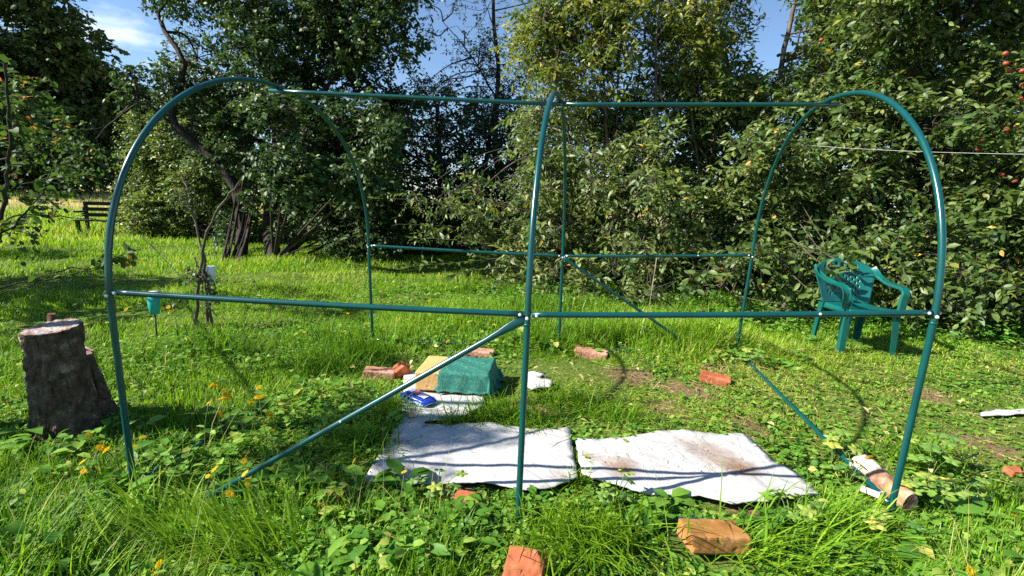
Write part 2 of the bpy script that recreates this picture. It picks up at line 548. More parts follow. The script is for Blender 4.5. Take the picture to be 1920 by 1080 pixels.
gx = axis(-400, 400, -6, 6, .1)
gy = axis(-200, 600, -3, 6, .1)
X, Y = np.meshgrid(gx, gy)
Z = gz(X, Y)
nx, ny = len(gx), len(gy)
ii, jj = np.meshgrid(np.arange(ny-1), np.arange(nx-1), indexing='ij')
a = ii*nx+jj
gq = np.stack([a, a+1, a+nx+1, a+nx], -1).reshape(-1, 4)
m, nt, out = mat('turf_soil')
L = nt.links.new
geo = nd(nt, 'ShaderNodeNewGeometry')
n1 = nd(nt, 'ShaderNodeTexNoise'); n1.inputs['Scale'].default_value = 1.6; n1.inputs['Detail'].default_value = 6
n2 = nd(nt, 'ShaderNodeTexNoise'); n2.inputs['Scale'].default_value = 38; n2.inputs['Detail'].default_value = 6
L(geo.outputs['Position'], n1.inputs['Vector']); L(geo.outputs['Position'], n2.inputs['Vector'])
r1 = ramp(nt, [(.35, (.055, .10, .012)), (.55, (.095, .15, .02)), (.7, (.13, .14, .035))])
r2 = ramp(nt, [(.3, (.03, .05, .01)), (.55, (.09, .12, .025)), (.75, (.16, .13, .06))])
mx = nd(nt, 'ShaderNodeMix', data_type='RGBA'); mx.inputs['Factor'].default_value = .5
L(n1.outputs['Fac'], r1.inputs['Fac']); L(n2.outputs['Fac'], r2.inputs['Fac'])
L(r1.outputs[0], mx.inputs['A']); L(r2.outputs[0], mx.inputs['B'])
# dry hay field from about 20 m outwards
sx = nd(nt, 'ShaderNodeVectorMath', operation='DISTANCE'); sx.inputs[1].default_value = (CAM[0], CAM[1], 0)
L(geo.outputs['Position'], sx.inputs[0])
mr = nd(nt, 'ShaderNodeMapRange'); mr.inputs['From Min'].default_value = 24; mr.inputs['From Max'].default_value = 32
L(sx.outputs['Value'], mr.inputs['Value'])
mx2 = nd(nt, 'ShaderNodeMix', data_type='RGBA')
r3 = ramp(nt, [(.35, (.34, .24, .11)), (.65, (.48, .36, .18))])
L(n1.outputs['Fac'], r3.inputs['Fac'])
L(mr.outputs[0], mx2.inputs['Factor']); L(mx.outputs['Result'], mx2.inputs['A']); L(r3.outputs[0], mx2.inputs['B'])
BARE = [(1178, 709, .20), (1280, 736, .20), (1112, 672, .15), (1400, 800, .16), (1250, 772, .16), (1735, 738, .16), (1340, 690, .18), (1860, 830, .2), (1000, 770, .12), (870, 935, .14), (1410, 960, .14), (640, 935, .12)]
col_ = mx2.outputs['Result']
wob = nd(nt, 'ShaderNodeTexNoise'); wob.inputs['Scale'].default_value = 9; wob.inputs['Detail'].default_value = 6
L(geo.outputs['Position'], wob.inputs['Vector'])
rsoil = ramp(nt, [(.3, (.10, .060, .034)), (.6, (.20, .125, .075)), (.8, (.32, .22, .14))])
L(n2.outputs['Fac'], rsoil.inputs['Fac'])
for u_, v_, ra_ in BARE:
    c = G(u_, v_)
    ds = nd(nt, 'ShaderNodeVectorMath', operation='DISTANCE'); ds.inputs[1].default_value = (c[0], c[1], 0)
    L(geo.outputs['Position'], ds.inputs[0])
    ad = nd(nt, 'ShaderNodeMath', operation='MULTIPLY_ADD'); ad.inputs[1].default_value = .30; ad.inputs[2].default_value = -.15
    L(wob.outputs['Fac'], ad.inputs[0])
    ad2 = nd(nt, 'ShaderNodeMath', operation='ADD'); L(ds.outputs['Value'], ad2.inputs[0]); L(ad.outputs[0], ad2.inputs[1])
    mr_ = nd(nt, 'ShaderNodeMapRange'); mr_.inputs['From Min'].default_value = ra_*1.15; mr_.inputs['From Max'].default_value = ra_*.6
    L(ad2.outputs[0], mr_.inputs['Value'])
    mm = nd(nt, 'ShaderNodeMix', data_type='RGBA')
    L(mr_.outputs[0], mm.inputs['Factor']); L(col_, mm.inputs['A']); L(rsoil.outputs[0], mm.inputs['B'])
    col_ = mm.outputs['Result']
b = nd(nt, 'ShaderNodeBsdfPrincipled'); b.inputs['Roughness'].default_value = .95; b.inputs['Specular IOR Level'].default_value = .1
L(col_, b.inputs['Base Color'])
bp = nd(nt, 'ShaderNodeBump'); bp.inputs['Strength'].default_value = .8; bp.inputs['Distance'].default_value = .02
L(n2.outputs['Fac'], bp.inputs['Height']); L(bp.outputs[0], b.inputs['Normal'])
L(b.outputs[0], out.inputs['Surface'])
me = np_mesh('ground', np.stack([X, Y, Z], -1).reshape(-1, 3), gq, smooth_=True)
g = link('ground', me, m)
tag(g, kind='structure')

# ================================================================== FELT SHEETS
LEFT = [(757, 703), (775, 697), (800, 690), (860, 700), (915, 727), (908, 745), (905, 762), (880, 778), (858, 786), (830, 793), (797, 795),
        (796, 800), (830, 804), (880, 800), (922, 797), (960, 803), (1010, 806), (1068, 807), (1074, 850), (1083, 898), (1040, 915), (985, 921),
        (940, 912), (895, 904), (840, 903), (780, 900), (720, 903), (680, 899), (697, 873), (722, 838), (750, 800), (755, 770)]
RIGHT = [(1079, 826), (1120, 827), (1180, 825), (1232, 819), (1290, 818), (1345, 822), (1395, 819), (1420, 843), (1450, 868), (1490, 889), (1536, 940),
         (1490, 945), (1440, 953), (1370, 955), (1310, 936), (1262, 930), (1215, 925), (1165, 915), (1120, 904), (1090, 893), (1084, 860)]
SCRAP = [(985, 708), (1003, 704), (1022, 712), (1010, 722), (1036, 728), (1034, 738), (995, 741), (980, 730)]
STRIP = [(1840, 768), (1870, 764), (1925, 765), (1990, 768), (1988, 775), (1925, 772), (1870, 773), (1842, 773)]


def poly_world(pp, z=.02):
    return np.array([G(u, v, z)[:2] for u, v in pp])


def inside(px, py, poly):
    r_ = np.zeros(len(px), bool)
    j = len(poly)-1
    for i in range(len(poly)):
        xi, yi = poly[i]; xj, yj = poly[j]
        c = ((yi > py) != (yj > py)) & (px < (xj-xi)*(py-yi)/(yj-yi+1e-12)+xi)
        r_ ^= c
        j = i
    return r_


def sheet(name, pp, m, label, cat, z0=.03, amp=.008, step=.035, thick=.006, seed=0, group=None):
    r = np.random.default_rng(seed)
    P = poly_world(pp)
    out_ = []
    for i in range(len(P)):
        a_, b_ = P[i], P[(i+1) % len(P)]
        k = max(1, int(np.linalg.norm(b_-a_)/.02))
        for t in np.arange(k)/k:
            q = a_+(b_-a_)*t
            out_.append(q+r.normal(size=2)*.0018)
    out_ = np.array(out_)
    lo, hi = P.min(0), P.max(0)
    xx, yy = np.meshgrid(np.arange(lo[0], hi[0], step), np.arange(lo[1], hi[1], step))
    gp = np.stack([xx.ravel(), yy.ravel()], 1)+r.normal(size=(xx.size, 2))*step*.15
    gp = gp[inside(gp[:, 0], gp[:, 1], out_)]
    dmin = np.min(np.linalg.norm(gp[:, None]-out_[None], axis=2), axis=1)
    gp = gp[dmin > .012]
    allp = np.concatenate([out_, gp])
    n = len(out_)
    vs, es, fs, *_ = delaunay_2d_cdt([Vector(p) for p in allp], [(i, (i+1) % n) for i in range(n)], [list(range(n))], 1, 1e-5)
    bm = bmesh.new()
    bv = []
    for v in vs:
        x, y = v.x, v.y
        z = z0+float(gz(x, y))+amp*(math.sin(5*x+seed)+math.sin(7*y+2*x)+.6*math.sin(13*x-9*y+seed))+.002*math.sin(41*x+33*y)
        bv.append(bm.verts.new((x, y, z)))
    for f in fs:
        bm.faces.new([bv[i] for i in f]).smooth = True
    bmesh.ops.recalc_face_normals(bm, faces=bm.faces[:])
    if sum(f.normal.z for f in bm.faces) < 0:
        bmesh.ops.reverse_faces(bm, faces=bm.faces[:])
    me = bm_mesh(bm, name)
    o = link(name, me, m)
    md = o.modifiers.new('thickness', 'SOLIDIFY'); md.thickness = thick; md.offset = -1
    return tag(o, label, cat, group)


def felt_mat(name, stains):
    m, nt, out = mat(name)
    L = nt.links.new
    geo = nd(nt, 'ShaderNodeNewGeometry')
    base = nd(nt, 'ShaderNodeTexNoise'); base.inputs['Scale'].default_value = 30; base.inputs['Detail'].default_value = 8; base.inputs['Roughness'].default_value = .7
    L(geo.outputs['Position'], base.inputs['Vector'])
    rp = ramp(nt, [(.3, (.37, .36, .352)), (.65, (.47, .458, .45))])
    L(base.outputs['Fac'], rp.inputs['Fac'])
    col = rp.outputs['Color']
    big = nd(nt, 'ShaderNodeTexNoise'); big.inputs['Scale'].default_value = 4; big.inputs['Detail'].default_value = 10; big.inputs['Roughness'].default_value = .75
    L(geo.outputs['Position'], big.inputs['Vector'])
    rb = ramp(nt, [(.52, (0, 0, 0)), (.75, (.35, .35, .35))])
    L(big.outputs['Fac'], rb.inputs['Fac'])
    mm = nd(nt, 'ShaderNodeMix', data_type='RGBA'); mm.inputs['B'].default_value = (.36, .29, .23, 1)
    L(rb.outputs['Color'], mm.inputs['Factor']); L(col, mm.inputs['A'])
    col = mm.outputs['Result']
    for (cx, cy, rad, strength) in stains:
        ds = nd(nt, 'ShaderNodeVectorMath', operation='DISTANCE'); ds.inputs[1].default_value = (cx, cy, .04)
        mp = nd(nt, 'ShaderNodeMapping')
        L(geo.outputs['Position'], ds.inputs[0])
        mr = nd(nt, 'ShaderNodeMapRange'); mr.inputs['From Min'].default_value = rad; mr.inputs['From Max'].default_value = 0
        L(ds.outputs['Value'], mr.inputs['Value'])
        nz = nd(nt, 'ShaderNodeTexNoise'); nz.inputs['Scale'].default_value = 26; nz.inputs['Detail'].default_value = 12; nz.inputs['Roughness'].default_value = .95
        L(geo.outputs['Position'], nz.inputs['Vector'])
        ad = nd(nt, 'ShaderNodeMath', operation='MULTIPLY'); L(mr.outputs[0], ad.inputs[0]); L(nz.outputs['Fac'], ad.inputs[1])
        rs = ramp(nt, [(.20, (0, 0, 0)), (.30, (strength*.5,)*3), (.46, (strength,)*3)])
        L(ad.outputs[0], rs.inputs['Fac'])
        mm = nd(nt, 'ShaderNodeMix', data_type='RGBA'); mm.inputs['B'].default_value = (.20, .12, .075, 1)
        L(rs.outputs['Color'], mm.inputs['Factor']); L(col, mm.inputs['A'])
        col = mm.outputs['Result']
    b = nd(nt, 'ShaderNodeBsdfPrincipled'); b.inputs['Roughness'].default_value = .95; b.inputs['Specular IOR Level'].default_value = .15
    L(col, b.inputs['Base Color'])
    bp = nd(nt, 'ShaderNodeBump'); bp.inputs['Strength'].default_value = .3; bp.inputs['Distance'].default_value = .004
    L(base.outputs['Fac'], bp.inputs['Height'])
    wr = nd(nt, 'ShaderNodeTexNoise'); wr.inputs['Scale'].default_value = 5.5; wr.inputs['Detail'].default_value = 4; wr.inputs['Distortion'].default_value = 1.2
    L(geo.outputs['Position'], wr.inputs['Vector'])
    bp2 = nd(nt, 'ShaderNodeBump'); bp2.inputs['Strength'].default_value = .55; bp2.inputs['Distance'].default_value = .03
    L(wr.outputs['Fac'], bp2.inputs['Height']); L(bp.outputs[0], bp2.inputs['Normal']); L(bp2.outputs[0], b.inputs['Normal'])
    L(b.outputs[0], out.inputs['Surface'])
    return m


def st(u, v, rad, s):
    p = G(u, v, .03)
    return (p[0], p[1], rad, s)


FELT_A = felt_mat('white_felt', [st(1050, 890, .10, .35)])
FELT_B = felt_mat('soiled_felt', [st(1165, 880, .17, .9), st(1385, 882, .19, 1.0), st(1340, 856, .24, .65), st(1300, 838, .18, .35), st(1120, 862, .12, .35)])
sheet('felt_sheet', LEFT, FELT_A, 'clean white felt sheet with a notch, lying left of the gap under the yellow block', 'felt sheet', seed=1, amp=.006, z0=.034)
sheet('felt_sheet', RIGHT, FELT_B, 'soil-stained white felt sheet with a pointed corner, lying behind the orange brick', 'felt sheet', seed=2, amp=.007, z0=.036)
sheet('felt_scrap', SCRAP, FELT_A, 'small crumpled white felt scrap in the grass right of the green netting', 'felt scrap', seed=3, amp=.008, z0=.030)
sheet('felt_strip', STRIP, FELT_A, 'narrow white strip lying on the mown grass at the right edge', 'felt strip', seed=4, amp=.003, z0=.030)

# ================================================================== GREENHOUSE FRAME
gh = thing('greenhouse_frame', 'dark green tubular greenhouse frame of three arches standing over the felt sheets', 'greenhouse frame', (0, 0, 0))
ARCH = [  # x at foot, lean, centre y, front foot, back foot, front width, back width, dz
    (-1.496, .003, -.198, 1.060, 1.136, 1.081, 1.081, -.004),
    (.032, -.001, -.006, 1.135, 1.128, 1.077, 1.044, -.026),
    (1.464, .010, .268, 1.089, 1.072, 1.128, .972, .030)]
Z0, HT, NE, HF, HB = .781, 1.755, 2.161, .800, .808
TR = .0120


def arch_path(i):
    x, lean, yc, wf, wb, WF, WB, dz = ARCH[i]
    t = np.linspace(0, np.pi/2, 34)
    res = []
    for s, w0, w in ((-1, wf, WF), (1, wb, WB)):
        y = w*np.cos(t)**(2/NE); z = Z0+(HT-Z0)*np.sin(t)**(2/NE)
        zz = np.linspace(-.12, Z0, 8)[:-1]
        yy = w0+(w-w0)*zz/Z0
        res.append(np.stack([s*np.concatenate([yy, y]), np.concatenate([zz, z])], 1))
    full = np.concatenate([res[0], res[1][::-1][1:]])
    # even out the steps of the bend
    P = np.stack([x+lean*full[:, 1], yc+full[:, 0], full[:, 1]+dz], 1)
    s = np.concatenate([[0], np.cumsum(np.linalg.norm(np.diff(P, axis=0), axis=1))])
    q = np.linspace(0, s[-1], 110)
    Q = np.stack([np.interp(q, s, P[:, k]) for k in range(3)], 1)
    for _ in range(2):
        Q[1:-1] = .25*Q[:-2]+.5*Q[1:-1]+.25*Q[2:]
    return Q


def arch_at(i, side, h):
    P = arch_path(i); mi = np.argmax(P[:, 2])
    s = P[:mi+1] if side < 0 else P[mi:][::-1]
    return np.array([np.interp(h+ARCH[i][7], s[:, 2], s[:, k]) for k in range(3)])


def bolt(p, d, parent, r=.0065):
    d = nrm(np.asarray(d, float))
    p = np.asarray(p, float)
    return tube_obj('bolt', [[p, p+d*.004, p+d*.007]], [[r, r, r*.55]], MT['zinc'], parent, 8)


arches = []
for i in range(3):
    ar = tube_obj('arch', [arch_path(i)], [TR], MT['paint'], gh, 14)
    arches.append(ar)
    for side, h in ((-1, HF), (1, HB)):
        # sleeve joint under the rail
        j = arch_at(i, side, h-.035); j2 = arch_at(i, side, h-.038)
        tube_obj('sleeve_ring', [[j2+(j2-j)*1.2, j2, j, j+(j-j2)*.8]], [[TR+.0006, TR+.0014, TR+.0014, TR+.0004]], MT['paint'], ar, 14)
        e = arch_at(i, side, h)
        if i == 0: bolt(e+[-TR, 0, 0], (-1, 0, 0), ar)
        if i == 2: bolt(e+[TR, 0, 0], (1, 0, 0), ar)
        bolt(e+[0, side*TR if side < 0 else -TR, -.012], (0, -1, 0), ar)
RR = .0112


def bar(name, a_, b_, r_=RR, flat=(.03, .03), parent=gh, sag=.004):
    """a tube whose two ends are pressed flat for the bolt"""
    a_ = np.asarray(a_, float); b_ = np.asarray(b_, float)
    k = 26
    t = np.linspace(0, 1, k)
    ln = np.linalg.norm(b_-a_)
    P = a_+(b_-a_)*t[:, None]
    P[:, 2] -= sag*np.sin(np.pi*t)
    return tube_obj(name, [P], [r_], MT['paint'], parent, 12)


def rail_pair(side, h, dy):
    J = [arch_at(i, side, h) for i in range(3)]
    off = np.array([0, dy, 0])
    g_ = np.array([TR+.002, 0, 0])
    for k in (0, 1):
        a_ = J[k]+off+g_; b_ = J[k+1]+off-g_
        o = bar('side_rail', a_, b_)
        mid = (a_+b_)/2
        if k == 1: bolt(mid+(b_-a_)*.22+[0, -RR, .0], (0, -1, .1), o, .005)
        bolt(a_+[.02, -RR, 0], (0, -1, 0), o, .006)
        bolt(b_+[-.012, -RR, 0], (0, -1, 0), o, .006)


rail_pair(-1, HF, 0)
rail_pair(1, HB, 0)
AP = []
for i in range(3):
    P = arch_path(i); AP.append(P[np.argmax(P[:, 2])])
dn = np.array([0, 0, -TR-RR+.001])
AP0, AP1, AP2 = AP[0]+dn+[-.045, -.005, 0], AP[1]+dn, AP[2]+dn+[.05, 0, 0]
tube_obj('ridge_pole', [np.stack([AP0+(AP1-AP0)*t for t in np.linspace(0, 1, 8)])], [RR], MT['paint'], gh, 12)
tube_obj('ridge_pole', [np.stack([AP1+[.004, 0, 0]+(AP2-AP1-[.004, 0, 0])*t for t in np.linspace(0, 1, 8)])], [RR], MT['paint'], gh, 12)
for i in range(3):
    P = AP[i]+dn
    o = tube_obj('ridge_strap', [[P+[-.012, 0, -.0125], P+[.012, 0, -.0125]]], [[.0035, .0035]], MT['zinc'], gh, 6)


def flat_bar(name, pts, widths, thick_dir, parent):
    """tube with flattened ends: an oval section along pts; widths = (half width, half thickness)"""
    bm = bmesh.new()
    P = np.asarray(pts, float)
    T = nrm(np.gradient(P, axis=0))
    td = np.asarray(thick_dir, float)
    rows = []
    for k in range(len(P)):
        B = nrm(td-T[k]*(td@T[k])); A = np.cross(T[k], B)
        w, h = widths[k]
        rows.append([bm.verts.new(P[k]+A*w*math.cos(q)+B*h*math.sin(q)) for q in np.linspace(0, 2*np.pi, 14, endpoint=False)])
    for k in range(len(P)-1):
        for j in range(14):
            bm.faces.new((rows[k][j], rows[k][(j+1) % 14], rows[k+1][(j+1) % 14], rows[k+1][j])).smooth = True
    bm.faces.new(rows[0][::-1]); bm.faces.new(rows[-1])
    bmesh.ops.recalc_face_normals(bm, faces=bm.faces[:])
    return link(name, bm_mesh(bm, name), MT['paint'], parent)


# diagonal braces, front left bay and back right bay
fa = arch_at(1, -1, HF)+np.array([-.006, -.004, -.012])
fb = np.array([-1.20, -1.235, -.02])
for nm, a_, b_ in (('diagonal_brace', fa, fb), ('diagonal_brace', arch_at(1, 1, HB)+np.array([.006, -.014, -.012]), np.array([1.25, 1.30, -.03]))):
    ln = np.linalg.norm(b_-a_)
    ds = np.array([0, .03, .07, .11, .16, .4, .8, 1.1, ln-.03, ln])
    pts = a_+(b_-a_)*(ds/ln)[:, None]
    wd = [(.017, .003), (.017, .003), (.0155, .004), (.0125, .008), (RR, RR), (RR, RR), (RR, RR), (RR, RR), (RR, RR), (RR, RR)]
    o = flat_bar(nm, pts, wd, (0, 1, 0), gh)
    bolt(a_+(b_-a_)*.55+[0, -RR, .004], (0, -1, .3), o, .005)
# ground tubes joining the feet
def base_bar(a_, b_, h):
    return bar('base_rail', np.array([a_[0], a_[1], h]), np.array([b_[0], b_[1], h]), sag=0)
F = [arch_at(i, -1, 0.0) for i in range(3)]
Bk = [arch_at(i, 1, 0.0) for i in range(3)]
for k in (0, 1):
    base_bar(F[k]+[.012, 0, 0], F[k+1]-[.012, 0, 0], (-.03, -.006)[k])
    base_bar(Bk[k]+[.012, 0, 0], Bk[k+1]-[.012, 0, 0], .02)
base_bar(F[2]+[0, .012, 0], Bk[2]-[0, .012, 0], .05)
base_bar(F[0]+[0, .012, 0], Bk[0]-[0, .012, 0], .015)
# corner clip at the right front foot
bm = bmesh.new()
c0 = F[2]+np.array([-.012, .008, .045])
for (dx0, dy0, dx1, dy1, hgt) in ((-.075, .05, -.03, .005, .024), (-.03, .005, .0, .02, .026)):
    p0 = c0+[dx0, dy0, 0]; p1 = c0+[dx1, dy1, 0]
    t_ = nrm(np.array([-(p1-p0)[1], (p1-p0)[0], 0]))*.002
    q = []
    for z in (-.008, hgt-.008):
        for (p, s) in ((p0, 1), (p1, 1), (p1, -1), (p0, -1)):
            q.append(bm.verts.new(p+t_*s+[0, 0, z]))
    for f in ((0, 1, 2, 3), (7, 6, 5, 4), (0, 4, 5, 1), (1, 5, 6, 2), (2, 6, 7, 3), (3, 7, 4, 0)):
        bm.faces.new([q[i] for i in f])
bmesh.ops.recalc_face_normals(bm, faces=bm.faces[:])
link('corner_clip', bm_mesh(bm, 'corner_clip'), MT['zinc'], gh)

# ================================================================== BRICKS, BLOCK, NET, PACK, LOG
def rough_block(size, seed, cuts=7, bevel=.006, amp=.003, chips=0, break_x=0.0):
    """brick-like block on an even mesh: rounded arrises, knocked-off corners, pitted faces"""
    r = np.random.default_rng(seed)
    bm = bmesh.new()
    bmesh.ops.create_cube(bm, size=1)
    for ax in range(3):
        es = [e for e in bm.edges if abs(abs((e.verts[0].co-e.verts[1].co)[ax])-1) < 1e-4]
        bmesh.ops.subdivide_edges(bm, edges=es, cuts=max(2, int(size[ax]/.0085)), use_grid_fill=True)
    half = Vector(size)*.5
    cs = [Vector((r.choice((-1, 1))*half.x, r.choice((-1, 1))*half.y*r.uniform(.4, 1), r.choice((-.4, 1, 1))*half.z)) for _ in range(chips)]
    rd = [r.uniform(.018, .034) for _ in cs]
    for v in bm.verts:
        p = Vector([v.co[k]*size[k] for k in range(3)])
        core = Vector([max(-half[k]+bevel, min(half[k]-bevel, p[k])) for k in range(3)])
        d = p-core
        if d.length > bevel: p = core+d.normalized()*bevel
        for c, q in zip(cs, rd):
            dd = (p-c).length+.007*mnoise.noise(p*70+Vector((seed, 1, 2)))
            if dd < q: p += (Vector((0, 0, -half.z*.3))-c).normalized()*(q-dd)*.9
        if break_x and p.x > half.x-break_x*1.6:
            w = (p.x-half.x+break_x*1.6)/(break_x*1.6)
            p.x -= w*break_x*(.8+.9*mnoise.noise(Vector((p.y*28, p.z*28, seed)))+p.z/size[2])
        n = p.normalized()
        pit = max(0, mnoise.noise(p*48+Vector((seed*3, 0, 0)))-.32)
        p += mnoise.noise_vector(p*9+Vector((seed*3.1, seed, 0)))*amp+mnoise.noise_vector(p*55+Vector((seed, 0, 0)))*amp*.28-n*pit*.012
        v.co = p
    for f in bm.faces:
        f.smooth = False
    return bm


def block(name, label, cat, at_, size, rot, m, seed, lift=0.0, group=None, **kw):
    bm = rough_block(size, seed, **kw)
    o = link(name, bm_mesh(bm, name), m)
    o.location = (float(at_[0]), float(at_[1]), float(gz(at_[0], at_[1]))+lift)
    o.rotation_euler = [R(q) for q in rot]
    return tag(o, label, cat, group)


block('brick', 'whole orange brown brick in the front grass before the stained felt', 'brick', G(1337, 1008, .05), (.212, .115, .062), (-4, 4, 15), MT['brick_orange'], 3, .060, chips=3, amp=.0022)
block('broken_brick', 'red brick half standing at the foot of the middle front leg', 'brick', G(984, 1052, .07), (.115, .11, .09), (28, 2, -4), MT['brick_red'], 5, .045, chips=2, amp=.008)
block('broken_brick', 'orange broken brick tilted upright beside the flat pink brick', 'brick', G(752, 694, .05), (.13, .09, .065), (8, -38, 35), MT['brick_red'], 8, .055, chips=2, break_x=.03, amp=.006)
block('brick', 'flat pinkish brick lying left of the tilted broken brick', 'brick', G(712, 702, .03), (.2, .11, .06), (0, 4, 14), MT['brick_pink'], 9, .035, chips=2, amp=.005)
block('brick', 'small orange red brick lying alone on trampled grass above the stained felt', 'brick', G(1340, 717, .02), (.19, .10, .055), (4, 6, -12), MT['brick_red'], 12, .032, chips=1, amp=.004)
block('brick_piece', 'pinkish brick piece sunk in grass above the green netting', 'brick', G(899, 664, .02), (.22, .10, .05), (3, 2, 4), MT['brick_pink'], 14, .03, chips=2, amp=.006)
block('brick_piece', 'pale pink brick piece at the foot of the middle back leg', 'brick', G(1108, 664, .02), (.26, .12, .06), (3, 3, -6), MT['brick_pink'], 15, .03, chips=2, amp=.008)
block('brick_piece', 'orange brown brick piece lying at the lower end of the back brace', 'brick', G(1325, 662, .02), (.15, .1, .06), (6, -4, 12), MT['brick_orange'], 16, .03, chips=2, amp=.006)
block('brick_piece', 'rusty brick lump in the weeds between the front brace and felt, upper of two', 'brick', G(655, 922, .02), (.10, .07, .05), (10, 8, 30), MT['brick_red'], 17, .02, chips=1, amp=.008)
block('brick_piece', 'rusty brick lump half buried in front weeds, lower left of two', 'brick', G(612, 938, .02), (.11, .06, .05), (6, -8, -20), MT['brick_red'], 18, .03, chips=1, amp=.008)
block('brick_piece', 'brownish brick lump in weeds under the front edge of the clean felt', 'brick', G(876, 934, .02), (.10, .06, .04), (6, -8, -8), MT['brick_red'], 19, .02, chips=1, amp=.008)
block('brick_piece', 'reddish brick piece in the grass at the far right edge below the white strip', 'brick', G(1905, 876, .02), (.08, .05, .035), (6, 3, 18), MT['brick_red'], 20, .02, chips=1, amp=.008)
block('pebble', 'small peach coloured stone on the corner of the clean felt', 'stone', G(772, 784, .04), (.034, .026, .022), (0, 0, 20), MT['pebble'], 21, .05, bevel=.008, amp=.002)

bz = -.5
bc = (G(782, 733, .04)+G(905, 741, .04)+G(838, 690, .04)+G(898, 700, .04))/4
bx_dir = math.atan2(*(G(905, 741, .04)-G(782, 733, .04))[[1, 0]])
BS = (.45, .34, .115)
blk = block('foam_block', 'yellow foam block lying on the clean felt, half under green netting', 'block', bc, BS, (0, 0, math.degrees(bx_dir)), MT['foam'], 23, .04+BS[2]/2, bevel=.008, amp=.003, chips=1)
# netting draped over its right part
netm, nt, out = mat('green_netting')
L = nt.links.new
tc = nd(nt, 'ShaderNodeTexCoord')
nz = nd(nt, 'ShaderNodeTexNoise'); nz.inputs['Scale'].default_value = 60; nz.inputs['Detail'].default_value = 6
L(tc.outputs['Object'], nz.inputs['Vector'])
rp = ramp(nt, [(.3, (.006, .10, .075)), (.55, (.012, .17, .125)), (.68, (.10, .20, .13)), (.8, (.30, .26, .16))])
L(nz.outputs['Fac'], rp.inputs['Fac'])
b = nd(nt, 'ShaderNodeBsdfPrincipled'); b.inputs['Roughness'].default_value = .75
L(rp.outputs[0], b.inputs['Base Color'])
wv = nd(nt, 'ShaderNodeTexVoronoi'); wv.inputs['Scale'].default_value = 260
L(tc.outputs['Object'], wv.inputs['Vector'])
bp = nd(nt, 'ShaderNodeBump'); bp.inputs['Strength'].default_value = .7; bp.inputs['Distance'].default_value = .004
L(wv.outputs['Distance'], bp.inputs['Height']); L(bp.outputs[0], b.inputs['Normal'])
L(b.outputs[0], out.inputs['Surface'])
ca, sa = math.cos(bx_dir), math.sin(bx_dir)
bm = bmesh.new()
nu, nv = 60, 44
zb = float(gz(bc[0], bc[1]))+.04
grid = []
for iu in range(nu+1):
    row = []
    for iv in range(nv+1):
        u_ = -.085+iu/nu*.45     # along the block: left ragged edge .. beyond the right end
        v_ = -.29+iv/nv*.58
        if iu == 0: u_ += .012*math.sin(iv*2.1)+.010*math.sin(iv*5.3)
        ex = max(0, u_-(BS[0]/2-.004)); ey = max(0, abs(v_)-(BS[1]/2-.002))
        # fold over the edges
        top = BS[2]+.006
        hx = min(1, ex/.115); hy = min(1, ey/.115)
        lx = u_-ex+min(ex, .115)*.30+max(0, ex-.115)*.85
        ly = math.copysign(abs(v_)-ey+min(ey, .115)*.14+max(0, ey-.115)*.8, v_)
        z = top*(1-max(hx, hy)**1.15)
        fold = .010*math.sin(14*v_*3+3)*hx+.010*math.sin(u_*58+2)*hy*(.4+hx)
        x = lx+fold*(1 if hx > hy else .3); y = ly+fold*(1 if hy >= hx else .2)
        z = max(z, .008+.006*math.sin(u_*70+v_*50))+.0025*math.sin(u_*33+v_*41)
        row.append(bm.verts.new((bc[0]+ca*x-sa*y, bc[1]+sa*x+ca*y, zb+z)))
    grid.append(row)
for iu in range(nu):
    for iv in range(nv):
        if iu == 0 and (iv*7) % 5 in (1, 3): continue
        bm.faces.new((grid[iu][iv], grid[iu+1][iv], grid[iu+1][iv+1], grid[iu][iv+1])).smooth = True
for v in [v for v in bm.verts if not v.link_faces]:
    bm.verts.remove(v)
bmesh.ops.recalc_face_normals(bm, faces=bm.faces[:])
o = link('green_netting', bm_mesh(bm, 'green_netting'), netm)
md = o.modifiers.new('thickness', 'SOLIDIFY'); md.thickness = .0025; md.offset = 1
tag(o, 'dusty green netting draped over the right end of the yellow block', 'netting')

# blue soft pack of wipes
def pack_mat():
    m, nt, out = mat('printed_film')
    L = nt.links.new
    tc = nd(nt, 'ShaderNodeTexCoord')
    sp = nd(nt, 'ShaderNodeSeparateXYZ'); L(tc.outputs['Object'], sp.inputs[0])
    nz = nd(nt, 'ShaderNodeTexNoise'); nz.inputs['Scale'].default_value = 34; nz.inputs['Detail'].default_value = 3
    L(tc.outputs['Object'], nz.inputs['Vector'])
    rp = ramp(nt, [(.0, (.010, .025, .30)), (.55, (.015, .045, .42)), (.75, (.02, .07, .5))])
    L(nz.outputs['Fac'], rp.inputs['Fac'])
    b = nd(nt, 'ShaderNodeBsdfPrincipled'); b.inputs['Roughness'].default_value = .22; b.inputs['Specular IOR Level'].default_value = .6
    L(rp.outputs[0], b.inputs['Base Color'])
    bp = nd(nt, 'ShaderNodeBump'); bp.inputs['Strength'].default_value = .35; bp.inputs['Distance'].default_value = .006
    L(nz.outputs['Fac'], bp.inputs['Height']); L(bp.outputs[0], b.inputs['Normal'])
    L(b.outputs[0], out.inputs['Surface'])
    return m


def flat_col(name, c, rough=.3):
    return noise_mat(name, [(.3, tuple(x*.9 for x in c)), (.7, c)], scale=30, rough=rough)


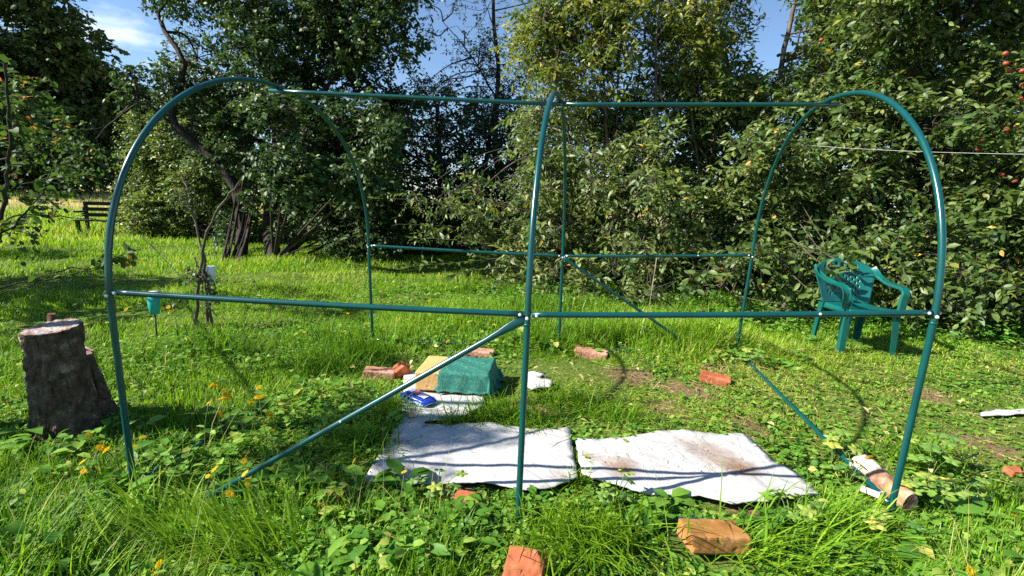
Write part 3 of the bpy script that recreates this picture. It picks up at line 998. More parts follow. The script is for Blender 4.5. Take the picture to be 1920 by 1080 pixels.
pk = thing('wipes_pack', 'crumpled blue plastic pack with a red and white print on the clean felt', 'pack', (0, 0, 0))
pa = G(757, 742, .06); pb = G(812, 752, .05)
pdir = math.atan2(pb[1]-pa[1], pb[0]-pa[0])-.32
pk.location = tuple(float(c) for c in ((pa+pb)/2)[:2])+(float(gz(*((pa+pb)/2)[:2]))+.036,)
pk.rotation_euler = (0, 0, pdir)
bm = bmesh.new()
nu, nv = 26, 14
PL, PW, PH = .205, .105, .062
rows = []
for iu in range(nu+1):
    t = iu/nu
    env = min(1, min(t, 1-t)/.16)**.55
    ring = []
    for iv in range(nv*2):
        q = iv/(nv*2)*2*math.pi
        cq, sq = math.cos(q), math.sin(q)
        y = math.copysign(abs(cq)**.45, cq)*PW/2*(.86+.14*env)
        z = math.copysign(abs(sq)**.6, sq)*PH/2*max(.06, env)*(1.0-.45*t)
        z += PH/2*(1.0-.45*t)*.9
        n = mnoise.noise(Vector((t*6, y*40, z*40)))*.0035
        ring.append(bm.verts.new(((t-.5)*PL, y*(1-.06*abs(mnoise.noise(Vector((t*9, 2, iv*.5))))), z+n)))
    rows.append(ring)
for iu in range(nu):
    for iv in range(nv*2):
        j = (iv+1) % (nv*2)
        bm.faces.new((rows[iu][iv], rows[iu][j], rows[iu+1][j], rows[iu+1][iv])).smooth = True
bm.faces.new(rows[0]); bm.faces.new(rows[-1][::-1])
bmesh.ops.recalc_face_normals(bm, faces=bm.faces[:])


def local(name, me, m, parent):
    o = bpy.data.objects.new(name, me); COL.objects.link(o)
    for mm in (m if isinstance(m, (list, tuple)) else [m]): me.materials.append(mm)
    o.parent = parent
    return o


local('wrapper', bm_mesh(bm, 'wrapper'), pack_mat(), pk)


def pack_top(x, y):
    t = x/PL+.5
    env = min(1, max(.01, min(t, 1-t))/.16)**.55
    sq = max(0, 1-(abs(y)/(PW/2))**(2/.45))**.5
    return PH/2*(1-.45*t)*(.9+max(.06, env)*max(0, sq)**.6)+.0032


def print_patch(name, x0, x1, y0, y1, m, wob=0):
    bm = bmesh.new()
    k = 8
    g_ = [[bm.verts.new((x0+(x1-x0)*i/k, (y0+(y1-y0)*j/k)*(1+wob*math.sin(i)), pack_top(x0+(x1-x0)*i/k, y0+(y1-y0)*j/k))) for j in range(k+1)] for i in range(k+1)]
    for i in range(k):
        for j in range(k):
            bm.faces.new((g_[i][j], g_[i+1][j], g_[i+1][j+1], g_[i][j+1])).smooth = True
    me = bm_mesh(bm, name)
    o = local(name, me, m, pk)
    return o


print_patch('white_label', .012, .062, -.022, .020, flat_col('print_white', (.72, .72, .74)), .06)
print_patch('red_print', -.030, .006, -.018, .022, flat_col('print_red', (.55, .10, .12)), .10)
print_patch('pale_print', -.066, -.036, -.014, .026, flat_col('print_grey', (.30, .32, .42)), .08)
bm = bmesh.new()
k = 10
g_ = []
for i in range(k+1):
    x = -.085+.165*i/k
    t = x/PL+.5
    hgt = PH*(1-.45*t)
    yb = -PW/2*.995-.002
    g_.append([bm.verts.new((x, yb, hgt*(.26+.10*math.sin(i*1.3)))), bm.verts.new((x, yb+.001, hgt*(.52+.14*math.sin(i*.9+1))))])
for i in range(k):
    bm.faces.new((g_[i][0], g_[i+1][0], g_[i+1][1], g_[i][1]))
local('side_print', bm_mesh(bm, 'side_print'), flat_col('print_pale_blue', (.42, .55, .80)), pk)

# birch log
lg = thing('birch_log', 'split birch log with peeling white bark beside the right front leg', 'log')
la, lb = G(1612, 868, .06), G(1708, 935, .05)
ld = nrm(lb-la); LOGA, LOGB = la, lb


def log_mesh(a_, b_, r0, r1, seed, seg=22, sides=20, amp=.08, cut0=True):
    bm = bmesh.new()
    a_, b_ = np.asarray(a_, float), np.asarray(b_, float)
    T = nrm(b_-a_)
    A = nrm(np.cross(T, [0.2, .1, 1.0])); B = np.cross(T, A)
    rows = []
    for i in range(seg+1):
        t = i/seg
        c = a_+(b_-a_)*t
        row = []
        for j in range(sides):
            q = j/sides*2*math.pi
            rr_ = (r0+(r1-r0)*t)*(1+amp*mnoise.noise(Vector((math.cos(q)*1.5+seed, math.sin(q)*1.5, t*4)))+amp*.6*mnoise.noise(Vector((math.cos(q)*5, math.sin(q)*5+seed, t*12))))
            row.append(bm.verts.new(c+rr_*(math.cos(q)*A+math.sin(q)*B)))
        rows.append(row)
    for i in range(seg):
        for j in range(sides):
            bm.faces.new((rows[i][j], rows[i][(j+1) % sides], rows[i+1][(j+1) % sides], rows[i+1][j])).smooth = True
    f0 = bm.faces.new(rows[0][::-1]); f1 = bm.faces.new(rows[-1])
    f0.material_index = 1; f1.material_index = 1
    bmesh.ops.recalc_face_normals(bm, faces=bm.faces[:])
    return bm


m, nt, out = mat('birch_bark')
L = nt.links.new
tc = nd(nt, 'ShaderNodeTexCoord')
nz = nd(nt, 'ShaderNodeTexNoise'); nz.inputs['Scale'].default_value = 8; nz.inputs['Detail'].default_value = 9; nz.inputs['Roughness'].default_value = .7
L(tc.outputs['Object'], nz.inputs['Vector'])
rp = ramp(nt, [(.30, (.06, .03, .018)), (.42, (.28, .14, .08)), (.52, (.44, .27, .17)), (.58, (.62, .53, .46)), (.75, (.74, .70, .66))])
L(nz.outputs['Fac'], rp.inputs['Fac'])
b = nd(nt, 'ShaderNodeBsdfPrincipled'); b.inputs['Roughness'].default_value = .7
L(rp.outputs[0], b.inputs['Base Color'])
bp = nd(nt, 'ShaderNodeBump'); bp.inputs['Strength'].default_value = .6; bp.inputs['Distance'].default_value = .008
L(nz.outputs['Fac'], bp.inputs['Height']); L(bp.outputs[0], b.inputs['Normal'])
L(b.outputs[0], out.inputs['Surface'])
lg.location = tuple(float(c) for c in (la+lb)/2)
bm = log_mesh(la+[0, 0, -.002], lb+[0, 0, -.02], .048, .036, 4, amp=.32)
link('bark', bm_mesh(bm, 'bark'), [m, MT['cut']], lg)

# ================================================================== STUMP AND WHAT STANDS BY IT
def stump(name, label, cat, base, r0, r1, h, seed, lean=(0, 0), flare=.12, top_tilt=(0, 0), bare=False, rim=.0):
    """a sawn log: plated, cracked bark around a rough cut face"""
    th = thing(name, label, cat, (base[0], base[1], float(gz(base[0], base[1]))))
    seg, sides = 110, 170
    bz0 = float(gz(base[0], base[1]))-.05
    H = h+.05

    def radius(q, t):
        cq, sq = math.cos(q), math.sin(q)
        rr_ = r0+(r1-r0)*min(1, t*1.2)+flare*r0*math.exp(-t*8)
        rr_ *= 1+.10*mnoise.noise(Vector((cq*1.5+seed, sq*1.5, t*1.3)))+.05*mnoise.noise(Vector((cq*4, sq*4+seed, t*4)))
        p = Vector((cq*rr_*1.0, sq*rr_*1.0, t*H*.42))
        d, _ = mnoise.voronoi(p*26+Vector((seed, 0, 0)))
        plate = min(1.0, (d[1]-d[0])*2.6)
        d2, _ = mnoise.voronoi(p*62+Vector((seed, 3, 0)))
        fine = min(1.0, (d2[1]-d2[0])*2.2)
        loss = mnoise.noise(Vector((cq*2.2+seed*2, sq*2.2, t*3.1)))
        k = 1 if loss < .25 else .25
        return rr_+k*(.011*plate+.004*fine)-.008+.004*mnoise.noise(Vector((cq*20, sq*20, t*26)))

    bm = bmesh.new()
    rows = []
    for i in range(seg+1):
        t = i/seg
        row = []
        for j in range(sides):
            q = j/sides*2*math.pi
            rr_ = radius(q, t)
            cq, sq = math.cos(q), math.sin(q)
            z = bz0+H*t
            if i > seg-12: z += (top_tilt[0]*rr_*cq+top_tilt[1]*rr_*sq)*(i-seg+12)/12
            row.append(bm.verts.new((base[0]+rr_*cq+lean[0]*t, base[1]+rr_*sq+lean[1]*t, z)))
        rows.append(row)
    for i in range(seg):
        for j in range(sides):
            f = bm.faces.new((rows[i][j], rows[i][(j+1) % sides], rows[i+1][(j+1) % sides], rows[i+1][j])); f.smooth = False
            q = (j+.5)/sides*2*math.pi
            if bare and i/seg > .52+.10*mnoise.noise(Vector((q*9, 3, 0))) and 3.25+.2*mnoise.noise(Vector((i*.1, 0, 0))) < q < 4.15+.2*mnoise.noise(Vector((i*.13, 5, 0))): f.material_index = 1  # upper faces along the left edge take the paler material
    bmesh.ops.recalc_face_normals(bm, faces=bm.faces[:])
    link('bark', bm_mesh(bm, 'bark'), [MT['bark'], MT['bare']], th)
    bm = bmesh.new()
    prev = None
    zc = bz0+H
    K = 26
    for k in range(K):
        sc_ = 1-k/K
        row = []
        for j in range(sides):
            q = j/sides*2*math.pi
            rr_ = radius(q, 1.0)*(sc_ if k else .999)
            x, y = rr_*math.cos(q), rr_*math.sin(q)
            crack = mnoise.noise(Vector((x*9+seed, y*55, 0)))
            z = zc+top_tilt[0]*x+top_tilt[1]*y+(1-sc_**10)*(.007*crack+.004*mnoise.noise(Vector((x*70, y*90, seed)))-.012*max(0, mnoise.noise(Vector((q*1.3+seed, rr_*14, 1)))-.25))+.002
            row.append(bm.verts.new((base[0]+x+lean[0], base[1]+y+lean[1], z)))
        if prev:
            for j in range(sides):
                bm.faces.new((prev[j], prev[(j+1) % sides], row[(j+1) % sides], row[j])).smooth = False
        prev = row
    bm.faces.new(prev)
    bmesh.ops.recalc_face_normals(bm, faces=bm.faces[:])
    link('cut_top', bm_mesh(bm, 'cut_top'), MT['cut'], th)
    return th


SB = G(128, 812)
stump('tree_stump', 'tall sawn stump with rough dark bark and a grey cut top', 'stump', SB, .132, .104, .50, 3, lean=(-.02, .0), top_tilt=(.02, .16), bare=True)
stump('wood_chunk', 'dark reddish chunk of log standing close behind the sawn stump', 'log', (SB[0]-.035, SB[1]+.15), .115, .06, .33, 9, lean=(-.05, .01), flare=.04, top_tilt=(-.2, .1))
# old wooden post end sticking up behind the stump
pp = G(100, 640)
po = tube_obj('wooden_stake', [[pp+[0.02, 0, -.1], pp+[0, 0, .1], pp+[.015, .0, .22]]], [[.033, .033, .032]], MT['rust'], None, 4)
tag(po, 'short square brown stake leaning up behind the stump', 'stake')

# ================================================================== RAIN GAUGE, SAPLING, BOTTLE, RODS
rb = G(295, 642)
rg = thing('rain_gauge', 'teal plastic rain gauge cup on a thin dark stick in the lawn', 'rain gauge', rb)
tube_obj('stick', [[rb+[0, 0, -.1], rb+[0, 0, .25]]], [.006], MT['stake'], rg, 8)
cupc = rb+[0, 0, .0]
tube_obj('cup', [[cupc+[0, 0, .225], cupc+[0, 0, .23], cupc+[0, 0, .3], cupc+[0, 0, .385], cupc+[0, 0, .386], cupc+[0, 0, .25]]], [[.02, .034, .040, .048, .044, .03]], MT['teal_cup'], rg, 20, )
tube_obj('rim', [[cupc+[0, 0, .386], cupc+[0, 0, .402], cupc+[0, 0, .404], cupc+[0, 0, .388]]], [[.051, .053, .047, .045]], MT['white_plastic'], rg, 20)

sy = .92
sp1 = [G(363, 618)+[0, 0, -.05], W(368, 575, sy), W(375, 510, sy), W(383, 455, sy), W(405, 400, sy), W(432, 362, sy), W(450, 340, sy)]
sp2 = [G(395, 612)+[0, 0, -.05], W(392, 560, sy+.02), W(384, 505, sy+.02), W(376, 455, sy+.03), W(362, 400, sy+.04), W(350, 350, sy+.05), W(332, 325, sy+.06)]
sp3 = [G(389, 610)+[0, 0, -.05], W(388, 560, sy-.02), W(382, 520, sy-.02), W(374, 500, sy), W(362, 480, sy)]
cl = [tuple(W(378, 505, sy))+((.13, .12, .22), 1.0), tuple(W(350, 375, sy+.04))+((.10, .1, .14), .7), tuple(W(345, 560, sy))+((.08, .1, .1), .3), tuple(W(405, 560, sy))+((.08, .1, .12), .5)]
make_tree('sapling', 'spindly bare-stemmed sapling of crossing thin stems in the lawn', 'sapling', G(380, 614), [(sp1, .017, .007), (sp2, .014, .005), (sp3, .013, .006)], cl, 75, FOLI['apple'], MT['bark_pale'],
          twig=(.10, .2), nleaf=6, leaf=(.03, .05), seed=21, gap=.05, limb_r=.006, sub=6, aspect=.5, tbias=.15)
jb = W(396, 512, sy+.06)
jr = thing('plastic_bottle', 'white plastic bottle hung upside down on the thin sapling', 'bottle', jb)
tube_obj('bottle_body', [[jb+[0, 0, z] for z in (-.075, -.07, .03, .055, .06)]], [[.028, .036, .037, .034, .03]], MT['white_plastic'], jr, 16)
tube_obj('neck', [[jb+[0, 0, z] for z in (-.11, -.09, -.07)]], [[.012, .013, .03]], MT['white_plastic'], jr, 12)
tube_obj('hanging_wire', [[jb+[0, 0, .058], jb+[-.01, -.02, .10], jb+[-.03, -.05, .12]]], [.0015], MT['stake'], jr, 5)

ra, rb2 = W(366, 548, .95), W(270, 445, 1.5)
o = tube_obj('thin_rod', [[ra+(ra-rb2)*.35, ra, rb2]], [.004], MT['stake'], None, 6)
tag(o, 'thin dark rod leaning out of the lawn across the left bay', 'rod')
qa = G(1212, 628)
o = tube_obj('thin_pale_rod', [[qa+[0, 0, -.05], qa+[.01, .02, .3], qa+[.04, .02, .75]]], [.0035], MT['wood_grey'], None, 6)
tag(o, 'thin pale upright rod in front of the bush behind the back rail', 'rod')
# twigs lying on the felt
def on_felt(u, v, up=0.0):
    p = G(u, v, .03); p[2] = float(gz(p[0], p[1]))+.040+up
    return p


o = tube_obj('twig', [[on_felt(1000, 862), on_felt(1022, 850, .004), on_felt(1045, 834, .006), on_felt(1070, 826, .004)]], [[.002, .004, .004, .002]], MT['wood_grey'], None, 6)
tag(o, 'longer mossy twig on the right end of the clean felt', 'twig')
o = tube_obj('twig', [[on_felt(738, 832), on_felt(755, 836, .003), on_felt(768, 832, .002), on_felt(776, 829)]], [[.0015, .003, .003, .0015]], MT['wood_grey'], None, 6)
tag(o, 'small curved twig on the left side of the clean felt', 'twig')
sticks = [(1690, 866, 1800, 838, 'dark'), (1025, 925, 1080, 903, 'pale')]
o = tube_obj('stick', [[G(1790, 868, .06), G(1815, 858, .07), G(1835, 850, .08)]], [[.003, .004, .003]], MT['stake'], None, 6)
tag(o, 'thin dark stick in the mown grass right of the right front leg', 'stick')

# ================================================================== BENCH
bp_ = G(218, 446)
bn = thing('garden_bench', 'dark old slatted wooden bench at the far edge of the lawn', 'bench', (bp_[0], bp_[1], float(gz(bp_[0], bp_[1]))), rot=(0, 0, R(25)))


def box_bm(bm, c, s):
    ret = bmesh.ops.create_cube(bm, size=1)
    for v in ret['verts']:
        v.co = Vector((v.co.x*s[0]+c[0], v.co.y*s[1]+c[1], v.co.z*s[2]+c[2]))
    return ret['verts']


for nm, parts in (('seat', [((0, -.2+.1*k, .45), (1.5, .07, .03)) for k in range(4)]), ('backrest', [((0, .2+.04*k, .58+.14*k), (1.5, .025, .09)) for k in range(3)])):
    bm = bmesh.new()
    for c, s in parts: box_bm(bm, c, s)
    local(nm, bm_mesh(bm, nm), MT['wood_dark'], bn)
for sx_ in (-.68, .68):
    bm = bmesh.new(); box_bm(bm, (sx_, -.2, .20), (.07, .07, .47)); local('leg', bm_mesh(bm, 'leg'), MT['wood_dark'], bn)
    bm = bmesh.new(); box_bm(bm, (sx_, .235, .43), (.07, .06, .95)); local('leg', bm_mesh(bm, 'leg'), MT['wood_dark'], bn)
    bm = bmesh.new(); box_bm(bm, (sx_, 0, .66), (.08, .5, .04)); local('armrest', bm_mesh(bm, 'armrest'), MT['wood_dark'], bn)

# ================================================================== CLOTHES LINE
c1, c2 = W(1478, 270, 3.3), W(1960, 290, 1.9)
k = 30
cl_ = [c1+(c2-c1)*t+np.array([0, 0, -.05*math.sin(math.pi*t*1.0)*.4]) for t in np.linspace(-.15, 2.2, k)]
o = tube_obj('clothes_line', [cl_], [.0016], MT['cord'], None, 6)
tag(o, 'pale taut cord strung across the right bush behind the arch', 'cord')

# ================================================================== CHAIR
fl, fr_ = G(1576, 668), G(1668, 672)
cmid = (fl+fr_)/2
cang = math.atan2(fr_[1]-fl[1], fr_[0]-fl[0])
ch = thing('plastic_armchair', 'green plastic armchair with pierced backrest standing before the bush', 'armchair', (cmid[0], cmid[1], float(gz(cmid[0], cmid[1]))), rot=(0, 0, cang))
ch.scale = (.94, .96, .98)
# local: x right, -y front (front legs at y=0), z up


def band(name, pts, w_dir_list, width, thick, parent=ch):
    """flat strap swept along pts; w_dir = direction of its width"""
    bm = bmesh.new()
    P = np.asarray(pts, float); n = len(P)
    T = nrm(np.gradient(P, axis=0))
    rows = []
    for i in range(n):
        wd = np.asarray(w_dir_list[i] if len(w_dir_list) == n else w_dir_list[0], float)
        wd = nrm(wd-T[i]*(wd@T[i])); nn = np.cross(T[i], wd)
        w = width[i] if hasattr(width, '__len__') else width
        th_ = thick[i] if hasattr(thick, '__len__') else thick
        sec = [(-.5, -.5), (-.5, .0), (-.42, .5), (.42, .5), (.5, .0), (.5, -.5), (.44, -.5), (.40, .1), (-.40, .1), (-.44, -.5)]
        rows.append([bm.verts.new(P[i]+wd*a_*w+nn*b_*th_) for a_, b_ in sec])
    k = len(rows[0])
    for i in range(n-1):
        for j in range(k):
            bm.faces.new((rows[i][j], rows[i][(j+1) % k], rows[i+1][(j+1) % k], rows[i+1][j])).smooth = False
    bm.faces.new(rows[0][::-1]); bm.faces.new(rows[-1])
    bmesh.ops.recalc_face_normals(bm, faces=bm.faces[:])
    me = bm_mesh(bm, name)
    return local(name, me, MT['chair'], parent)


SW, SD, SH = .46, .46, .415
# seat: dished pan with a rolled front edge
bm = bmesh.new()
nu, nv = 20, 20
gr = []
for i in range(nu+1):
    row = []
    for j in range(nv+1):
        s = i/nu*2-1; t = j/nv
        x = s*(SW/2-.02*t)
        y = -.03+t*SD
        z = SH-.018*(1-s*s)*math.sin(math.pi*min(1, t*1.1))-.02*t
        if j == 0: z -= .055; y -= .004
        if j == 1: y = -.032; z -= .006
        if i in (0, nu): z -= .045
        row.append(bm.verts.new((x, y, z)))
    gr.append(row)
for i in range(nu):
    for j in range(nv):
        bm.faces.new((gr[i][j], gr[i+1][j], gr[i+1][j+1], gr[i][j+1])).smooth = True
bmesh.ops.recalc_face_normals(bm, faces=bm.faces[:])
o = local('seat', bm_mesh(bm, 'seat'), MT['chair'], ch)
md = o.modifiers.new('thickness', 'SOLIDIFY'); md.thickness = .006; md.offset = -1
# backrest: curved pierced shell, wraps forward at its sides
bm = bmesh.new()
nu, nv = 40, 30
gr = []
for i in range(nu+1):
    row = []
    s = i/nu*2-1
    topz = .79-.10*abs(s)**2.4
    for j in range(nv+1):
        t = j/nv
        z = SH-.02+(topz-SH+.02)*t
        half = (.215+.075*t)
        x = s*half
        y = SD-.06+.14*t-.10*abs(s)**2.2*(0.35+.65*t)
        row.append(bm.verts.new((x, y, z)))
    gr.append(row)
for i in range(nu):
    for j in range(nv):
        s = (i+.5)/nu*2-1; t = (j+.5)/nv
        hole = False
        if .70 < t < .90 and abs(s) < .62:                     # row of upright slots near the top
            hole = (i % 4) in (0, 1)
        elif .18 < t < .62 and abs(s) < .66:                   # lattice of small holes
            a_, b_ = i % 4, j % 4
            hole = (a_ in (1,) and b_ in (1, )) or (a_ == 3 and b_ == 3) or (a_ == 1 and b_ == 2) or (a_ == 3 and b_ == 0)
        if not hole:
            bm.faces.new((gr[i][j], gr[i+1][j], gr[i+1][j+1], gr[i][j+1])).smooth = True
for v in [v for v in bm.verts if not v.link_faces]:
    bm.verts.remove(v)
bmesh.ops.recalc_face_normals(bm, faces=bm.faces[:])
o = local('backrest', bm_mesh(bm, 'backrest'), MT['chair'], ch)
md = o.modifiers.new('thickness', 'SOLIDIFY'); md.thickness = .007; md.offset = 0
for s in (-1, 1):
    # armrest: sweeps from the shoulder of the backrest forward and turns down into its post
    pts = spline([(s*.270, SD-.005, .715), (s*.272, SD-.05, .680), (s*.270, SD-.12, .640), (s*.264, SD-.24, .608), (s*.258, .10, .598), (s*.258, .02, .588), (s*.252, -.012, .555), (s*.244, -.012, .50), (s*.236, -.012, .41)], 40)
    nn_ = len(pts)
    wdirs = []
    for i in range(nn_):
        q = smooth(.0, .30, i/nn_)
        wdirs.append((s*(.35+.65*float(q)), .5*(1-float(q)), .9*(1-float(q))))
    wd = [.055+.012*float(smooth(.2, .45, i/nn_))-.0*i for i in range(nn_)]
    band('armrest', pts[::1], wdirs, wd, .022)
    # front leg: tapered angle section, splayed
    pts = [(s*.222, -.005, SH-.005), (s*.226, -.006, .30), (s*.230, -.004, .15), (s*.232, 0, -.01)]
    bm = bmesh.new()
    rows = []
    for (x, y, z), w in zip(pts, (.085, .062, .050, .042)):
        d = .006
        xo, xi = x+s*.012, x+s*(.012-w)
        sec = [(xo, y-.012), (xo, y-.012+w*.95), (xo-s*d, y-.012+w*.95), (xo-s*d, y-.012+d), (xi, y-.012+d), (xi, y-.012)]
        rows.append([bm.verts.new((a_, b_, z)) for a_, b_ in sec])
    for i in range(3):
        for j in range(6):
            bm.faces.new((rows[i][j], rows[i][(j+1) % 6], rows[i+1][(j+1) % 6], rows[i+1][j]))
    bm.faces.new(rows[0]); bm.faces.new(rows[-1][::-1])
    bmesh.ops.recalc_face_normals(bm, faces=bm.faces[:])
    local('leg', bm_mesh(bm, 'leg'), MT['chair'], ch)
    pts = [(s*.205, SD-.04, SH-.02), (s*.206, SD-.03, .28), (s*.208, SD-.015, .14), (s*.21, SD+.0, -.01)]
    bm = bmesh.new()
    rows = []
    for (x, y, z), w in zip(pts, (.085, .062, .050, .042)):
        d = .006
        xo, xi = x+s*.012, x+s*(.012-w)
        sec = [(xo, y+.012), (xo, y+.012-w*.95), (xo-s*d, y+.012-w*.95), (xo-s*d, y+.012-d), (xi, y+.012-d), (xi, y+.012)]
        rows.append([bm.verts.new((a_, b_, z)) for a_, b_ in sec])
    for i in range(3):
        for j in range(6):
            bm.faces.new((rows[i][j], rows[i][(j+1) % 6], rows[i+1][(j+1) % 6], rows[i+1][j]))
    bm.faces.new(rows[0]); bm.faces.new(rows[-1][::-1])
    bmesh.ops.recalc_face_normals(bm, faces=bm.faces[:])
    local('leg', bm_mesh(bm, 'leg'), MT['chair'], ch)


# ================================================================== TREES AND BUSHES
def fill(n, u0, u1, v0, v1, y0, y1, rad, seed, w=1.0, squash=.85):
    """clump centres spread through a volume seen between these bearings"""
    r = np.random.default_rng(seed)
    out_ = []
    k = max(1, int(round(math.sqrt(n*(u1-u0)/max(1, v1-v0)))))
    rows = max(1, int(round(n/k)))
    for i in range(k):
        for j in range(rows):
            u = u0+(u1-u0)*(i+.5+r.uniform(-.38, .38))/k
            v = v0+(v1-v0)*(j+.5+r.uniform(-.38, .38))/rows
            p = W(u, v, r.uniform(y0, y1))
            q = rad*r.uniform(.75, 1.25)
            if p[2] < q*.5: p[2] = q*.5+.05
            out_.append((p[0], p[1], p[2], (q, q*r.uniform(.8, 1.1), q*squash), w))
    return out_


def keep_gap(cl_, u0, v0, ru, rv):
    out_ = []
    for c in cl_:
        u, v, z = project(c[:3])
        q = c[3][0]*FOC/z
        if ((u-u0)/(ru+q*.75))**2+((v-v0)/(rv+q*.75))**2 > 1: out_.append(c)
    return out_


def gpt(u, v):
    p = G(u, v); p[2] = float(gz(p[0], p[1]))
    return p


# old apple tree, left of the middle
ab = gpt(470, 484)
t1 = [gpt(448, 487)+[0, 0, -.1], W(455, 430, 5.85), W(442, 352, 5.85), W(388, 285, 5.8), W(330, 238, 5.7), W(325, 190, 5.7), W(345, 120, 5.8), W(310, 60, 5.9), W(283, -10, 6.0)]
t2 = [gpt(512, 486)+[0, 0, -.1], W(505, 420, 6.2), W(512, 350, 6.2), W(520, 260, 6.2), W(510, 170, 6.2), W(505, 60, 6.3), W(520, -60, 6.4)]
t3 = [gpt(548, 480)+[0, 0, -.1], W(540, 410, 6.4), W(520, 330, 6.4), W(560, 240, 6.5), W(600, 150, 6.6)]
t4 = [W(520, 270, 6.2), W(580, 200, 6.1), W(650, 120, 6.2), W(700, 60, 6.3)]
t5 = [W(330, 238, 5.7), W(270, 195, 5.4), W(215, 225, 5.2), W(180, 260, 5.1)]
stakes = []
for k_ in range(9):
    uu = 414+k_*5.2
    for q_ in range(1 + k_ % 2):
        j_ = RNG.normal(size=6)
        stakes.append(([gpt(uu+j_[0]*4, 486+abs(k_-4))+[0, -.05*k_*.3, -.05], W(uu+16-k_*.6+j_[1]*5, 430+j_[2]*8, 5.60+.03*(k_ % 3)+.05*q_), W(452+k_*3.2+j_[3]*7, 352-7*(k_ % 4)+j_[4]*16, 5.75+.05*(k_ % 3))], .016+.010*q_, .009))
clA = (fill(5, 415, 540, 365, 470, 5.4, 5.75, .22, 46, .6) + fill(26, 330, 760, -150, 210, 5.4, 7.6, .75, 31) + fill(12, 420, 740, 200, 330, 5.6, 7.4, .62, 32) + fill(8, 560, 740, 320, 450, 6.0, 7.6, .5, 33, .9)
       + fill(4, 350, 430, 190, 300, 5.8, 6.6, .4, 34, .7) + fill(12, 300, 800, -420, -150, 5.4, 8, .9, 35, .8) + fill(3, 500, 560, 300, 360, 5.6, 6.0, .28, 36, .5) + fill(12, 480, 740, 170, 370, 4.3, 5.6, .5, 37, .9) + fill(4, 590, 720, 400, 475, 5.2, 6.6, .36, 38, .9) + fill(4, 215, 330, 110, 215, 5.4, 6.4, .38, 39, .4) + fill(4, 380, 480, 380, 450, 6.1, 6.9, .3, 40, .6))
make_tree('apple_tree', 'dark old apple tree with a leaning limb and green apples', 'tree', ab,
          [(t1, .12, .03), (t2, .15, .05), (t3, .07, .03), (t4, .06, .02), (t5, .025, .008)], clA, 13500, FOLI['apple'], MT['bark_tree'],
          twig=(.25, .5), nleaf=12, leaf=(.075, .115), aspect=.55, gap=.16, seed=41, droop=.25, limb_r=.03, extra=stakes)
AT = [o for o in COL.objects if o.name.startswith('apple_tree')][0]


def apple_mesh(name, seed=0):
    bm = bmesh.new()
    bmesh.ops.create_uvsphere(bm, u_segments=14, v_segments=10, radius=1)
    for v in bm.verts:
        rr_ = math.hypot(v.co.x, v.co.y)
        v.co.z = v.co.z*.88-.28*math.exp(-(rr_/.35)**2)*(1 if v.co.z > 0 else -.5)
        v.co.x *= 1-.10*(v.co.z < 0)*abs(v.co.z)
        v.co.y *= 1-.10*(v.co.z < 0)*abs(v.co.z)
    ret = bmesh.ops.create_cone(bm, segments=5, radius1=.05, radius2=.04, depth=.6, cap_ends=True)
    for v in ret['verts']: v.co.z += .85
    for f in bm.faces: f.smooth = True
    return bm_mesh(bm, name)


AM_G = apple_mesh('green_apple'); AM_R = apple_mesh('red_apple')
AM_G.materials.append(MT['apple_green']); AM_R.materials.append(MT['apple_red'])


def hang(me, name, p, r, parent):
    o = bpy.data.objects.new(name, me); COL.objects.link(o)
    o.parent = parent
    o.matrix_parent_inverse = Matrix.Translation(parent.location).inverted()
    o.location = [float(c) for c in p]
    o.scale = (r, r, r)
    o.rotation_euler = (random.uniform(-.4, .4), random.uniform(-.4, .4), random.uniform(0, 6))
    return o


rg_ = np.random.default_rng(77)
for u, v in ((597, 113), (668, 156), (442, 235), (484, 179), (745, 301), (747, 247), (424, 258), (590, 160), (695, 186), (672, 158), (760, 300), (752, 304), (618, 380), (615, 365), (748, 500), (522, 130),
             (560, 90), (640, 60), (480, 60), (700, 260), (540, 230), (655, 280), (400, 120)):
    hang(AM_G, 'apple', W(u, v, 5.3+rg_.uniform(-.15, .2)), .034, AT)

# light shrub behind the apple tree, beside the lawn
make_tree('leafy_shrub', 'bushy light green shrub beyond the lawn, left of the apple tree trunk', 'shrub', gpt(300, 437),
          [([gpt(300, 437), W(305, 380, 8.6), W(300, 300, 8.8)], .05, .02), ([gpt(340, 440), W(350, 380, 8.4), W(370, 320, 8.6)], .04, .02)],
          fill(16, 235, 430, 280, 425, 7.6, 9.4, .62, 51)+fill(14, 330, 640, 330, 470, 8.0, 10.0, .7, 52)+fill(6, 250, 420, 215, 300, 8.6, 10, .6, 54, .7), 5200, FOLI['plum'], MT['bark_tree'],
          twig=(.3, .55), nleaf=11, leaf=(.07, .12), aspect=.5, gap=.08, seed=53, tbias=.12)

